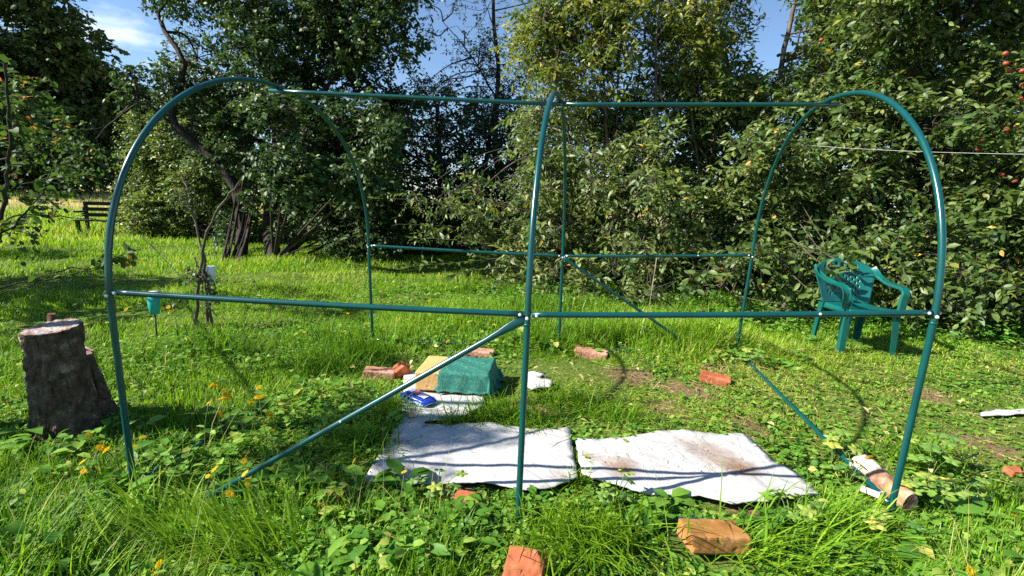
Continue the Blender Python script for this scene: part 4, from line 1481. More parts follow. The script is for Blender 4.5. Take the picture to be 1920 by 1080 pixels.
# deep shaded trees closing the gap in the middle
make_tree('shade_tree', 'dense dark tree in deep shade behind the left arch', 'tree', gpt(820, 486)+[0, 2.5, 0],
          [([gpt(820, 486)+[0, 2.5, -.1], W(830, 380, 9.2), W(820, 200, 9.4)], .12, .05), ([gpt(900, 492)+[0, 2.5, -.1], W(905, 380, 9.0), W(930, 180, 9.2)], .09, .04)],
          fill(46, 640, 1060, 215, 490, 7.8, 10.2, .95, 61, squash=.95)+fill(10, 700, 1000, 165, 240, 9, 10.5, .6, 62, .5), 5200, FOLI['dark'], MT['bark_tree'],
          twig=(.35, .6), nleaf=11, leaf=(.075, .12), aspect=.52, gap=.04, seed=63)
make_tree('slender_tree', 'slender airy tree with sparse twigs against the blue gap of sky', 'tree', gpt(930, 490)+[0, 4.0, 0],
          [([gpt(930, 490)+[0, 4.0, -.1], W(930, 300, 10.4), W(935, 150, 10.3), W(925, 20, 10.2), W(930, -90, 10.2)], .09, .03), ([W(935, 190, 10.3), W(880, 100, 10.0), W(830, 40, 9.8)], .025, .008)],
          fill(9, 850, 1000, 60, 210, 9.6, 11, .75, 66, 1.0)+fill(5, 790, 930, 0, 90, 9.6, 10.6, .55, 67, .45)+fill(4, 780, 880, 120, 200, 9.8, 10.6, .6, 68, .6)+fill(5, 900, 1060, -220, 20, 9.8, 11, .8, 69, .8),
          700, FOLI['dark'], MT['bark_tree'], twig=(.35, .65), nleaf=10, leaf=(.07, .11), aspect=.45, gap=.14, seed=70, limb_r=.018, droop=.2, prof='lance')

# golden plum bush in the middle
pb_ = gpt(1150, 556)+[0, 1.1, 0]
stm = []
for k_, (du, dv, yy) in enumerate(((1040, 120, 4.9), (1090, 60, 5.2), (1130, 0, 5.0), (1160, 120, 4.7), (1210, 40, 5.1), (1240, 180, 4.8), (1010, 260, 4.5))):
    q = pb_+[(k_-3)*.12, (k_ % 3)*.1, -.08]
    e = W(du, dv, yy)
    stm.append(([q, (q*.6+e*.4)+[0, 0, .35], e], .035, .008))
clP = (fill(34, 985, 1300, 215, 545, 3.9, 5.6, .52, 81)+fill(8, 985, 1270, 470, 590, 2.6, 3.4, .28, 181, .9)+fill(6, 1000, 1270, 330, 470, 3.2, 3.8, .3, 182, .7)+fill(20, 975, 1290, -40, 225, 4.3, 5.6, .50, 82)+fill(8, 960, 1300, -330, -60, 4.4, 5.6, .6, 83, .8)
       + fill(8, 860, 1000, 320, 480, 3.9, 4.6, .36, 84, .5)+fill(5, 760, 890, 340, 480, 3.8, 4.3, .25, 85, .35))
SPR = []
for e_, m1_, s_, yy in (((694, 372), (800, 378), (980, 420), 3.7), ((806, 300), (850, 350), (1000, 400), 3.9), ((764, 446), (850, 450), (1000, 470), 3.6), ((758, 500), (860, 492), (1000, 480), 3.5), ((782, 398), (870, 405), (1000, 430), 3.8),
                       ((866, 290), (900, 340), (1010, 380), 4.0), ((830, 520), (900, 505), (1010, 500), 3.4), ((742, 420), (850, 425), (1000, 440), 3.9), ((880, 400), (930, 410), (1020, 430), 3.5), ((900, 330), (950, 360), (1030, 400), 3.6), ((820, 350), (900, 375), (1010, 400), 3.7), ((905, 545), (950, 525), (1020, 510), 3.3)):
    SPR.append([W(s_[0]+60, s_[1]+20, yy+.4), W(*s_, yy+.2), W(*m1_, yy), W(*e_, yy-.15)])
th, P_, tw_ = make_tree('plum_bush', 'tall plum bush with yellowing tips in the middle of the hedge', 'bush', pb_, stm, clP, 6200, FOLI['plum'], MT['bark_pale'],
          twig=(.3, .62), nleaf=12, leaf=(.072, .125), aspect=.38, gap=.21, seed=86, tbias=.10, prof='lance', droop=.35, limb_r=.016, sub=10,
          path_leaves=[(q_, 46, .35) for q_ in SPR], extra=[(q_, .007, .002) for q_ in SPR])
clG = fill(16, 985, 1330, -30, 190, 4.0, 4.9, .46, 87)+fill(6, 970, 1320, -260, -40, 4.2, 5.0, .5, 88)
make_tree('golden_bush', 'golden green sunlit top shoots of a plum above the middle arch', 'bush', pb_+[.45, -.1, 0],
          [([pb_+[.45, -.1, -.08], W(1150, 350, 4.5), W(1130, 120, 4.4), W(1120, -60, 4.5)], .03, .008), ([pb_+[.5, -.1, -.08], W(1225, 300, 4.5), W(1230, 100, 4.4), W(1240, -60, 4.5)], .028, .008)],
          clG, 1350, FOLI['plum_gold'], MT['bark_pale'], twig=(.3, .6), nleaf=12, leaf=(.072, .125), aspect=.38, gap=.2, seed=89, prof='lance', droop=.4, limb_r=.014, sub=9)
# bush right of the middle
hb_ = gpt(1420, 560)+[0, 1.0, 0]
stm = []
for k_, (du, dv, yy) in enumerate(((1300, 250, 4.6), (1360, 150, 4.9), (1500, 60, 5.2), (1490, 260, 4.5), (1560, 200, 4.8))):
    q = hb_+[(k_-2)*.2, (k_ % 2)*.15, -.08]
    e = W(du, dv, yy)
    stm.append(([q, (q*.6+e*.4)+[0, 0, .3], e], .04, .01))
stm.append(([hb_+[.25, .5, -.1], W(1400, 330, 5.6), W(1445, 235, 5.6), W(1470, 90, 5.7), W(1500, -30, 5.8)], .055, .03))
CHT = [[W(1470, 430, 3.3), W(1510, 470, 2.7), W(1548, 500, 2.05), W(1570, 520, 1.85)], [W(1440, 470, 3.3), W(1480, 510, 2.7), W(1512, 540, 2.2), W(1530, 565, 2.0)], [W(1500, 420, 3.3), W(1540, 470, 2.6), W(1580, 490, 2.1), W(1600, 500, 1.95)], [W(1640, 430, 3.3), W(1680, 480, 2.7), W(1700, 520, 2.3)]]
clH = fill(44, 1260, 1600, 190, 575, 3.7, 5.4, .52, 91)+fill(14, 1270, 1600, 60, 210, 4.6, 6.2, .5, 92, .75)+fill(7, 1510, 1640, -80, 190, 5.6, 6.6, .5, 96, .8)+fill(9, 1270, 1520, 470, 590, 2.5, 3.3, .30, 191, 1.0)+fill(5, 1520, 1700, 440, 560, 2.65, 3.2, .28, 192, .9)
clH = keep_gap(clH, 1440, 35, 26, 70)
make_tree('cherry_bush', 'dense leafy green bush right of the middle, behind the armchair', 'bush', hb_, stm, clH, 6600, FOLI['plum'], MT['bark_pale'],
          twig=(.28, .55), nleaf=11, leaf=(.075, .125), aspect=.44, gap=.21, seed=93, tbias=.0, droop=.35, limb_r=.018, sub=10,
          path_leaves=[(q_, 16, .5) for q_ in CHT], extra=[(q_, .005, .002) for q_ in CHT])
# thin tops against the sky between the bushes
make_tree('young_tree', 'thin young tree with pale bark beside the small gap of sky', 'tree', gpt(1440, 560)+[.3, 2.2, 0],
          [([gpt(1440, 560)+[.3, 2.2, -.1], W(1400, 330, 6.6), W(1360, 100, 6.6), W(1340, -60, 6.6)], .05, .02)],
          keep_gap(fill(10, 1270, 1410, -60, 190, 6.0, 7.2, .45, 95, .8)+fill(2, 1340, 1420, 130, 210, 6, 7, .4, 97, .6), 1440, 35, 26, 70), 950, FOLI['plum'], MT['bark_pale'],
          twig=(.3, .55), nleaf=11, leaf=(.07, .11), aspect=.42, gap=.16, seed=98, tbias=.05, limb_r=.018)
# red apple tree at the right
rb_ = gpt(1830, 612)+[.2, 1.0, 0]
stm = []
for k_, (du, dv, yy) in enumerate(((1700, 200, 4.4), (1800, 60, 4.5), (1880, 150, 4.0), (1760, 330, 4.0), (1950, 250, 3.6))):
    q = rb_+[(k_-2)*.1, (k_ % 2)*.1, -.08]
    e = W(du, dv, yy)
    stm.append(([q, (q*.55+e*.45)+[0, 0, .3], e], .05, .012))
clR = (fill(40, 1590, 1960, 200, 600, 3.0, 4.8, .52, 101)+fill(26, 1560, 1960, -60, 215, 3.6, 5.6, .56, 102)+fill(12, 1560, 2100, -400, -60, 3.6, 5.6, .7, 103, .8)+fill(8, 1700, 1950, 470, 600, 2.5, 3.2, .28, 193, .9)+fill(14, 1960, 2300, 0, 560, 2.4, 4.4, .6, 104, .7))
clR = keep_gap(clR, 1440, 35, 26, 70)
make_tree('red_apple_tree', 'broad apple tree with red fruit at the right edge', 'tree', rb_, stm, clR, 8000, FOLI['plum'], MT['bark_tree'],
          twig=(.28, .55), nleaf=11, leaf=(.075, .12), aspect=.47, gap=.20, seed=105, tbias=-.02, droop=.35, limb_r=.02, sub=10)
RT_ = [o for o in COL.objects if o.name.startswith('red_apple_tree')][0]
for u, v, yy in ((1885, 101, 3.2), (1886, 119, 3.2), (1893, 133, 3.25), (1917, 133, 3.1), (1918, 160, 3.1), (1912, 185, 3.1), (1888, 243, 3.1), (1835, 280, 3.2), (1838, 266, 3.2), (1878, 327, 3.0), (1902, 339, 2.95),
                 (1911, 382, 2.9), (1867, 390, 3.2), (1540, 75, 4.2)):
    hang(AM_R, 'apple', W(u, v, yy+.08), .028, RT_)
# backing trees further behind the hedge
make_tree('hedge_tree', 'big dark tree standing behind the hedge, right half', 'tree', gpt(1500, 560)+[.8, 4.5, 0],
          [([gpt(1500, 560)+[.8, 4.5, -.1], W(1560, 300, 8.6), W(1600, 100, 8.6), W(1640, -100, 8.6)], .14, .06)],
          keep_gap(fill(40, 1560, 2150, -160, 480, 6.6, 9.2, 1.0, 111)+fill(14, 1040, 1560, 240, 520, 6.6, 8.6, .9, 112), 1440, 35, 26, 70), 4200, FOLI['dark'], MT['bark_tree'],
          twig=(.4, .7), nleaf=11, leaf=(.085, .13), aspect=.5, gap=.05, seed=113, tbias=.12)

# wood far behind the lawn at the left
far_spec = [(25, 40.0, 15.5, 121, 'tall broad dark tree beyond the hay field at the far left edge'), (165, 46.0, 9.3, 122, 'dark rounded tree beyond the hay field, right of the tall broad one'),
            (275, 52.0, 8.5, 123, 'lower dark tree beyond the field just under the patch of sky'), (-80, 36.0, 17.0, 124, 'tall dark tree beyond the field, mostly outside the left edge'), (380, 58.0, 9.0, 125, 'distant tree crown showing through the apple tree limbs')]
for u, yy, hh, sd_, lb in far_spec:
    p = W(u, 350, yy*.62)
    p[2] = float(gz(p[0], p[1]))
    r = np.random.default_rng(sd_)
    cls = []
    for k_ in range(24):
        zz = hh*r.uniform(.10, 1.0)
        sp = hh*.40*math.sqrt(max(.12, 1-((zz/hh-.42)/.62)**2))
        an = r.uniform(0, 6.28); rr_ = sp*math.sqrt(r.random())
        cls.append((p[0]+rr_*math.cos(an), p[1]+rr_*math.sin(an), p[2]+zz*.92, (hh*.15, hh*.15, hh*.13)))
    make_tree('far_tree', lb, 'tree', p, [([p+[0, 0, -.2], p+[.1, 0, hh*.4], p+[0, .1, hh*.85]], hh*.025, hh*.008)], cls, 5200, FOLI['apple'], MT['bark_tree'],
              twig=(.7, 1.3), nleaf=10, leaf=(.28, .46), aspect=.6, gap=.08, seed=sd_+3, twig_r=.012, limb_r=.07, sub=5, group='trees beyond the hay field', tbias=.10)

# plum at the left edge: its trunk stands just out of the picture, twigs reach in
lp = np.array([-3.05, -1.15, 0.0])
lt1 = [lp+[0, 0, -.1], lp+[.10, -.05, .7], lp+[-.1, -.15, 1.5], lp+[-.3, -.3, 2.4], lp+[-.2, -.5, 3.4]]
lt2 = [lp+[0, 0, -.1], lp+[.02, .05, .2], W(-25, 700, -.75), W(-40, 560, -.7), W(-30, 440, -.7)]
br1 = [W(-30, 440, -.7), W(-20, 470, -.66), W(0, 443, -.6), W(50, 400, -.55), W(82, 352, -.5), W(92, 322, -.48)]
br2 = [W(-40, 560, -.7), W(0, 543, -.5), W(100, 512, -.35), W(190, 495, -.25), W(258, 486, -.2)]
br3 = [W(-40, 560, -.7), W(5, 552, -.48), W(90, 526, -.38), W(170, 504, -.30), W(252, 466, -.22)]
br4 = [W(-30, 440, -.7), W(40, 404, -.4), W(130, 409, -.3), W(205, 414, -.2)]
br5 = [W(-30, 440, -.7), W(4, 400, -.6), W(14, 330, -.6), W(20, 250, -.6), W(10, 120, -.6)]
br6 = [lp+[-.1, -.15, 1.5], W(-60, 300, 1.2), W(40, 290, 1.4), W(110, 250, 1.6), W(190, 240, 1.9)]
br7 = [lp+[.10, -.05, .7], W(-60, 400, 1.0), W(30, 350, 1.2), W(100, 330, 1.4), W(150, 290, 1.9)]
def at_(pp, r_, w=1.0): return (pp[0], pp[1], pp[2], (r_, r_, r_*.8), w)
clL = [at_(W(238, 478, -.22), .06, .12), at_(W(195, 492, -.26), .045, .08), at_(W(140, 410, -.3), .07, .12),
       at_(W(95, 335, 1.3), .26), at_(W(120, 370, 1.6), .22), at_(W(40, 360, 1.2), .3), at_(W(30, 270, 1.0), .32), at_(W(60, 300, 1.4), .28), at_(W(10, 170, .8), .34), at_(W(110, 240, 1.5), .30), at_(W(150, 285, 1.9), .28), at_(W(20, 430, .9), .2), at_(W(130, 330, 2.0), .24)]
make_tree('plum_tree', 'plum tree at the left edge reaching thin leafy twigs over the stump', 'tree', lp,
          [(lt1, .05, .02), (lt2, .022, .012), (br1, .008, .003), (br2, .005, .002), (br3, .0045, .002), (br4, .005, .002), (br5, .012, .006), (br6, .012, .004), (br7, .012, .004)], clL, 330, FOLI['edge'], MT['bark_tree'],
          twig=(.14, .34), nleaf=7, leaf=(.042, .066), aspect=.6, gap=.05, seed=131, limbs=False, twig_r=.002, prof='round', tbias=-.1,
          path_leaves=[(br1, 34, .35), (br2, 22, .72), (br3, 26, .72), (br4, 10, .4), (br5, 12, .2), (br2, 5, .3), (br3, 5, .3)])
SH = np.array([-math.cos(R(SUN_AZ-180))/math.tan(R(SUN_EL)), -math.sin(R(SUN_AZ-180))/math.tan(R(SUN_EL)), 1.0])
make_tree('garden_tree', 'leafy garden tree just outside the left edge, shading the clean felt', 'tree', lp+[-.9, -.5, 0],
          [([lp+[-.9, -.5, -.1], lp+[-.9, -.6, 1.2], lp+[-.8, -.7, 2.4], lp+[-.7, -.8, 3.4]], .07, .03)],
          [tuple(G(u_, v_)+h_*SH)+((q_, q_, q_*.8), 1.0) for u_, v_, h_, q_ in ((765, 770, 3.0, .30), (800, 835, 3.2, .30), (720, 880, 2.9, .26), (870, 830, 3.5, .22), (650, 850, 3.1, .22), (690, 800, 3.6, .22))],
          340, FOLI['plum'], MT['bark_tree'], twig=(.22, .38), nleaf=9, leaf=(.05, .075), aspect=.5, gap=.28, seed=133, limb_r=.02)
# trees out of the frame on the left that shade parts of the lawn
for k_, (x_, y_, h_, s_, lb) in enumerate(((-8.3, .5, 3.6, 141, 'round tree outside the left edge, shading the middle lawn'), (-14.0, 2.2, 4.2, 142, 'round tree outside the left edge, shading the far lawn'), (-19.5, 5.2, 4.8, 143, 'round tree outside the left edge, shading the rough grass'), (-8.0, -2.6, 3.4, 144, 'round tree outside the left edge beside the camera'))):
    p = np.array([x_, y_, float(gz(x_, y_))])
    r = np.random.default_rng(s_)
    cls = [tuple(p+np.array([r.normal()*.7, r.normal()*.7, h_*r.uniform(.5, .95)]))+((.75, .75, .6), 1.0) for _ in range(9)]
    make_tree('orchard_tree', lb, 'tree', p, [([p+[0, 0, -.1], p+[.1, 0, h_*.4], p+[0, .1, h_*.8]], .09, .03)], cls, 650, FOLI['apple'], MT['bark_tree'],
              twig=(.4, .65), nleaf=10, leaf=(.09, .13), aspect=.55, gap=.12, seed=s_+5, group='orchard trees left of the frame')

# ================================================================== GRASS
FP = [poly_world(LEFT), poly_world(RIGHT), poly_world(SCRAP), poly_world(STRIP)]


def shrink(P, d):
    c = P.mean(0)
    v = P-c
    return c+v*(1-d/np.maximum(np.linalg.norm(v, axis=1), .05))[:, None]


FPS = [shrink(P, .02) for P in FP]
BLK = np.array([bc[:2]+np.array([ca*x-sa*y, sa*x+ca*y]) for x, y in ((-.25, -.17), (.29, -.17), (.29, .17), (-.25, .17))])


def allowed(x, y):
    k = np.ones(len(x), bool)
    for P in FPS+[BLK]:
        lo, hi = P.min(0), P.max(0)
        s_ = (x > lo[0]) & (x < hi[0]) & (y > lo[1]) & (y < hi[1])
        if s_.any():
            q = np.where(s_)[0]
            k[q[inside(x[q], y[q], P)]] = False
    for u, v, ra_ in ((1337, 1015, .155), (984, 1056, .075), (752, 694, .07), (712, 702, .08), (1340, 717, .08), (128, 812, .16), (899, 664, .06), (1108, 664, .08)):
        c = G(u, v, .03)
        k &= np.hypot(x-c[0], (y-c[1])*1.3) > ra_
    # along the birch log
    d_ = LOGB[:2]-LOGA[:2]; t_ = np.clip(((x-LOGA[0])*d_[0]+(y-LOGA[1])*d_[1])/(d_@d_), 0, 1)
    k &= np.hypot(x-LOGA[0]-d_[0]*t_, y-LOGA[1]-d_[1]*t_) > .045
    return k


def polar_points(n, r0, r1, pw, half=60, seed=0):
    """ground points spread over the wedge before the camera, thinning with distance"""
    r = np.random.default_rng(seed)
    u = r.random(n)
    e = 2-pw
    d = (r0**e+(r1**e-r0**e)*u)**(1/e)
    th_ = np.radians(r.uniform(-half, half, n))+YAW
    return CAM[0]+d*np.sin(th_), CAM[1]+d*np.cos(th_), d


CLEAR = [(1330, 1045, .30, .22), (984, 1075, .16, .3), (970, 1008, .17, .18), (335, 940, .2, .35), (420, 935, .22, .35), (400, 990, .22, .5), (260, 920, .16, .4), (500, 880, .2, .5), (450, 770, .25, .6), (1655, 965, .12, .5), (1300, 950, .25, .5), (1150, 930, .25, .5), (900, 925, .25, .5), (760, 915, .22, .5), (1450, 965, .2, .5), (1660, 920, .15, .5), (200, 850, .2, .5)]


def zones(x, y):
    """grass height, flattening and dryness of the place"""
    P2 = np.stack([x, y, np.zeros_like(x)], 1)
    n1 = noise3(P2, 1.6, 3); n2 = noise3(P2, 4.5, 4)
    front = smooth(-.80, -1.10, y-.16*x)                       # lush strip before the frame
    inside_ = smooth(-1.75, -1.35, x)*smooth(1.75, 1.35, x)*smooth(-1.2, -.9, y-.16*x)*smooth(1.25, .9, y-.13*x)
    right = smooth(1.35, 1.8, x)*smooth(-.75, -.35, y-.1*x)*smooth(2.3, 1.7, y)
    backline = np.exp(-((y-1.18-.10*x)/.28)**2)*smooth(-2.2, -1.8, x)*smooth(1.7, 1.2, x)
    under = smooth(2.3, 3.2, y)*smooth(-1.2, -.2, x)
    leftw = np.exp(-(((x+1.25)/.75)**2+((y+.45)/.75)**2))
    far_ = smooth(13, 16, np.hypot(x-CAM[0], y-CAM[1]))
    h = .050+.03*smooth(6, 10, np.hypot(x-CAM[0], y-CAM[1]))+.018*n1+.010*n2+.07*smooth(.9, 1.5, y)*smooth(3.2, 2.4, y)*smooth(-2.2, -1, x)*smooth(2.2, 1.4, x)*(1+.5*n1)+.060*front*(1+.6*n2+.5*n1)+.11*backline*(1+.3*n2)+.09*under+.10*leftw-.012*inside_-.018*right+.16*far_
    flat = .25+.55*inside_*(1-front)*(1-backline)+.35*right+.12*n2
    dry = .08+.42*inside_*(1-front)*(1-.8*backline)*(.75+.4*n1)+.42*right*(.85+.3*n2)-.06*front+.35*far_+.03*n1
    for u, v, ra_, m_ in CLEAR:
        c = G(u, v, .03)
        h = h*(1-(1-m_)*np.exp(-(np.hypot(x-c[0], y-c[1])/ra_)**2))
    return np.clip(h, .02, .4), np.clip(flat, .05, .95), np.clip(dry, 0, .8)


def blades(x, y, h, w, lean, az, tint, z0=None):
    n = len(x)
    z = gz(x, y)-.01 if z0 is None else z0
    B = np.stack([x, y, z], 1)
    A = np.stack([np.cos(az), np.sin(az), np.zeros(n)], 1)
    S = np.stack([-np.sin(az), np.cos(az), np.zeros(n)], 1)
    V = np.zeros((n, 7, 3))
    for k, (t, wt) in enumerate(((0, 1.0), (.38, .9), (.74, .6), (1.0, 0))):
        hor = h*np.sin(lean)*(t**1.6)*1.0+h*.10*t*t
        ver = h*(t-(1-np.cos(lean))*t**1.9)
        c = B+A*hor[:, None]+np.array([0, 0, 1.0])*ver[:, None]
        if k < 3:
            V[:, 2*k] = c+S*(w*wt*.5)[:, None]; V[:, 2*k+1] = c-S*(w*wt*.5)[:, None]
        else:
            V[:, 6] = c
    o = (np.arange(n)*7)[:, None]
    q = np.concatenate([o+np.array([[0, 1, 3, 2]]), o+np.array([[2, 3, 5, 4]])])
    t = o+np.array([[4, 5, 6]])
    return V.reshape(-1, 3), q, t, np.repeat(tint, 7)


r = np.random.default_rng(900)
x1, y1, d1 = polar_points(330000, 1.35, 7.0, .95, 62, 1)
x2, y2, d2 = polar_points(300000, 6.5, 24, 1.0, 62, 2)
k2 = (y2 < 3.4+.0*x2) | (x2 < -1.2-.15*(y2-3))
k2 &= ~((x2 > -7) & (y2 > 8.5))
x = np.concatenate([x1, x2[k2]]); y = np.concatenate([y1, y2[k2]]); d = np.concatenate([d1, d2[k2]])
# clumping
jx = noise3(np.stack([x, y, 0*x], 1), 9.0, 12)
def bare(x, y):
    k = np.zeros(len(x))
    for u, v, ra_ in BARE:
        c = G(u, v)
        k = np.maximum(k, np.exp(-(np.hypot(x-c[0], y-c[1])/(ra_*.75))**4))
    return k


kk = allowed(x, y) & (r.random(len(x)) < (.72+.28*jx)*(1-.9*bare(x, y)))
x, y, d = x[kk], y[kk], d[kk]
h, fl_, dry = zones(x, y)
n = len(x)
hh = h*r.uniform(.55, 1.45, n)
lean = np.clip(fl_*1.5+r.normal(size=n)*.30, .02, 1.5)
az = r.uniform(0, 2*np.pi, n)
w = (.0040+.0026*r.random(n))*np.maximum(1, d/4.2)**.95
w *= np.where(h > .13, 1.25, 1)
ti = np.clip(.30+dry*.72+r.normal(size=n)*.15+.08*noise3(np.stack([x, y, 0*x], 1), 2.2, 14), 0, .93)
ti = np.where(x < -1.2, ti+.13*smooth(5, 7, d), ti)
ti = np.where(r.random(n) < .02+.05*dry, r.uniform(.9, 1, n), ti)
parts = [blades(x, y, hh, w, lean, az, ti)]


def tuft(u, v, nb, hgt, spread, az0, azs, seed, tint=.3, wid=.0055, lean0=.8):
    r_ = np.random.default_rng(seed)
    c = G(u, v)
    if v > 900 and nb > 150: nb = int(nb*.42); wid *= 1.25; tint += .12
    x_ = c[0]+r_.normal(size=nb)*spread; y_ = c[1]+r_.normal(size=nb)*spread*.7
    a_ = az0+r_.normal(size=nb)*azs
    return blades(x_, y_, hgt*r_.uniform(.5, 1.25, nb), wid*r_.uniform(.7, 1.3, nb), np.clip(lean0+r_.normal(size=nb)*.35, .05, 1.5), a_, np.clip(tint+r_.normal(size=nb)*.13, 0, .8))


TUFTS = [(300, 990, 420, .20, .10, 3.4, .8, .33), (430, 1030, 520, .24, .11, 3.5, .6, .34), (540, 1000, 350, .20, .10, 3.4, .8, .3), (280, 1050, 350, .24, .12, 3.6, .8, .33), (540, 930, 200, .16, .08, 4.4, 1.2, .2),
         (1075, 1030, 420, .27, .10, 4.6, .5, .32), (1150, 1010, 420, .26, .09, 4.5, .6, .34), (1050, 990, 250, .20, .08, 5.2, .6, .4),
         (1450, 1050, 300, .24, .11, 5.6, .9, .3), (1530, 1010, 260, .22, .11, 5.4, .9, .3), (1600, 1010, 260, .2, .1, 5.2, 1.2, .3),
         (620, 690, 420, .24, .12, 4.7, 1.4, .15), (670, 660, 420, .26, .14, 4.4, 1.3, .15), (590, 700, 300, .2, .12, 4.7, 1.4, .18), (700, 670, 220, .24, .08, 4.8, 1.2, .2),
         (1010, 650, 300, .26, .12, 4.9, 1.4, .25), (1100, 640, 420, .28, .14, 4.6, 1.4, .2), (1180, 640, 420, .28, .14, 4.5, 1.4, .2), (1260, 645, 300, .24, .14, 4.9, 1.5, .22), (1400, 668, 300, .24, .08, 5.0, 1.4, .55), (1330, 640, 250, .2, .12, 4.8, 1.4, .25),  # back-line tufts: shade is put into the colour by mostly darker tints
         (900, 790, 260, .14, .10, 4.4, 1.2, .25), (960, 780, 300, .14, .12, 4.3, 1.2, .3), (1000, 800, 200, .13, .08, 4.2, 1.2, .35), (850, 798, 160, .12, .06, 4.4, 1.0, .25), (1150, 790, 260, .15, .12, 4.6, 1.4, .35), (1060, 760, 260, .16, .12, 4.6, 1.4, .32),
         (740, 780, 220, .16, .07, 4.2, 1.4, .3), (690, 840, 260, .16, .09, 4.6, 1.6, .3), (1720, 860, 220, .18, .08, 5.0, 1.5, .35), (880, 545, 300, .24, .15, 4.7, 1.5, .35), (960, 560, 240, .22, .12, 4.7, 1.5, .35),
         (440, 660, 300, .22, .16, 4.7, 1.8, .15), (380, 650, 250, .2, .14, 4.7, 1.8, .2), (1080, 905, 90, .10, .03, 4.8, 1.4, .5), (1086, 870, 60, .08, .02, 4.8, 1.4, .5)]
for k_, (u, v, nb, hg, spd, a0, asd, tn) in enumerate(TUFTS):
    parts.append(tuft(u, v, nb, hg, spd, a0, asd, 1000+k_, tn))
V, Q, T, A = join_arrays(parts)
o = link('grass', np_mesh('grass', V, Q, T, A), FOLI['grass'])
tag(o, 'short green grass of the garden lawn with longer tufts', 'grass', kind='stuff')

# rough meadow beyond the lawn
x, y, d = polar_points(60000, 15, 60, .9, 62, 5)
kk = (x < -7-.0*y) & (y > 3)
x, y, d = x[kk], y[kk], d[kk]
n = len(x)
fd = smooth(21, 30, d)
parts = [blades(x, y, r.uniform(.18, .5, n)*(1-.25*fd), .012*np.maximum(1, d/18)*r.uniform(.7, 1.3, n), np.abs(r.normal(size=n)*.5), r.uniform(0, 6.28, n), np.clip(.14+.74*fd+r.normal(size=n)*.13, 0, 1))]
V, Q, T, A = join_arrays(parts)
o = link('meadow_grass', np_mesh('meadow_grass', V, Q, T, A), FOLI['grass'])
tag(o, 'tall rough meadow grass drying to straw beyond the lawn', 'grass', kind='stuff')

# cut grass and straw lying about
x, y, d = polar_points(120000, 1.6, 8, .9, 58, 6)
h, fl_, dry = zones(x, y)
kk = (r.random(len(x)) < dry*1.9) & allowed(x, y)
x, y, d, h = x[kk], y[kk], d[kk], h[kk]
n = len(x)
az = r.uniform(0, 6.28, n)
B = np.stack([x, y, gz(x, y)+r.uniform(.004, .6, n)*h], 1)
D = np.stack([np.cos(az), np.sin(az), r.normal(size=n)*.25], 1)
N = nrm(np.array([0, 0, 1.0])+r.normal(size=(n, 3))*.4)
V, Q, T, A = leaves_arrays(B, D, N, r.uniform(.025, .11, n), r.uniform(.002, .0048, n)*np.maximum(1, d/4), np.clip(r.normal(size=n)*.28+.42, 0, 1), fold=.3, droop=.15)
# fallen leaves
m_ = 170
xf, yf, _ = polar_points(m_*3, 2, 9, .9, 55, 8)
kf = allowed(xf, yf) & (yf < 3); xf, yf = xf[kf][:m_], yf[kf][:m_]
nf = len(xf)
B = np.stack([xf, yf, gz(xf, yf)+.05], 1); az = r.uniform(0, 6.28, nf)
P2 = leaves_arrays(B, np.stack([np.cos(az), np.sin(az), r.normal(size=nf)*.2], 1), nrm(np.array([0, 0, 1.0])+r.normal(size=(nf, 3))*.35), r.uniform(.03, .055, nf), r.uniform(.016, .03, nf), r.uniform(.6, 1, nf), fold=.4, droop=.3)
fu, fv = r.uniform(690, 1530, 900), r.uniform(740, 950, 900)
fp = np.array([G(a_, b_, .03) for a_, b_ in zip(fu, fv)])
kf = (inside(fp[:, 0], fp[:, 1], FP[0]) | inside(fp[:, 0], fp[:, 1], FP[1])) & (r.random(900) < .35)
fp = fp[kf]; nf = len(fp); az = r.uniform(0, 6.28, nf)
B = np.stack([fp[:, 0], fp[:, 1], gz(fp[:, 0], fp[:, 1])+.044], 1)
P3 = leaves_arrays(B, np.stack([np.cos(az), np.sin(az), np.zeros(nf)], 1), np.tile([0, 0, 1.0], (nf, 1)), r.uniform(.012, .055, nf), r.uniform(.0015, .0035, nf), np.clip(r.normal(size=nf)*.3+.4, 0, 1), fold=.2, droop=.05)
V, Q, T, A = join_arrays([(V, Q, T, A), P2, P3])
o = link('grass_clippings', np_mesh('grass_clippings', V, Q, T, A), FOLI['clip'])
tag(o, 'pale cut grass and fallen leaves strewn over the trampled ground', 'clippings', kind='stuff')

# crumbs of soil on the stained sheet
cr = []
for u_, v_, n_, su, sv in ((1170, 880, 110, 26, 8), (1380, 884, 170, 38, 10), (1340, 858, 90, 60, 12), (1290, 840, 50, 60, 10), (1120, 868, 30, 20, 10), (1450, 920, 30, 40, 12)):
    for k in range(n_):
        p = G(u_+r.normal()*su, v_+r.normal()*sv, .03)
        if inside(np.array([p[0]]), np.array([p[1]]), FP[1])[0]: cr.append((p[0], p[1], float(gz(p[0], p[1]))+.041))
cr = np.array(cr); nc = len(cr)
oct_ = np.array([[1, 0, 0], [-1, 0, 0], [0, 1, 0], [0, -1, 0], [0, 0, 1], [0, 0, -1.0]])
sz = r.lognormal(-6.75, .45, nc)
Vc = (cr[:, None]+(oct_[None]*r.uniform(.6, 1.3, (nc, 6, 1)))*sz[:, None, None]).reshape(-1, 3)
ft = np.array([[0, 2, 4], [2, 1, 4], [1, 3, 4], [3, 0, 4], [2, 0, 5], [1, 2, 5], [3, 1, 5], [0, 3, 5]])
Tc = (np.arange(nc)*6)[:, None, None]+ft[None]
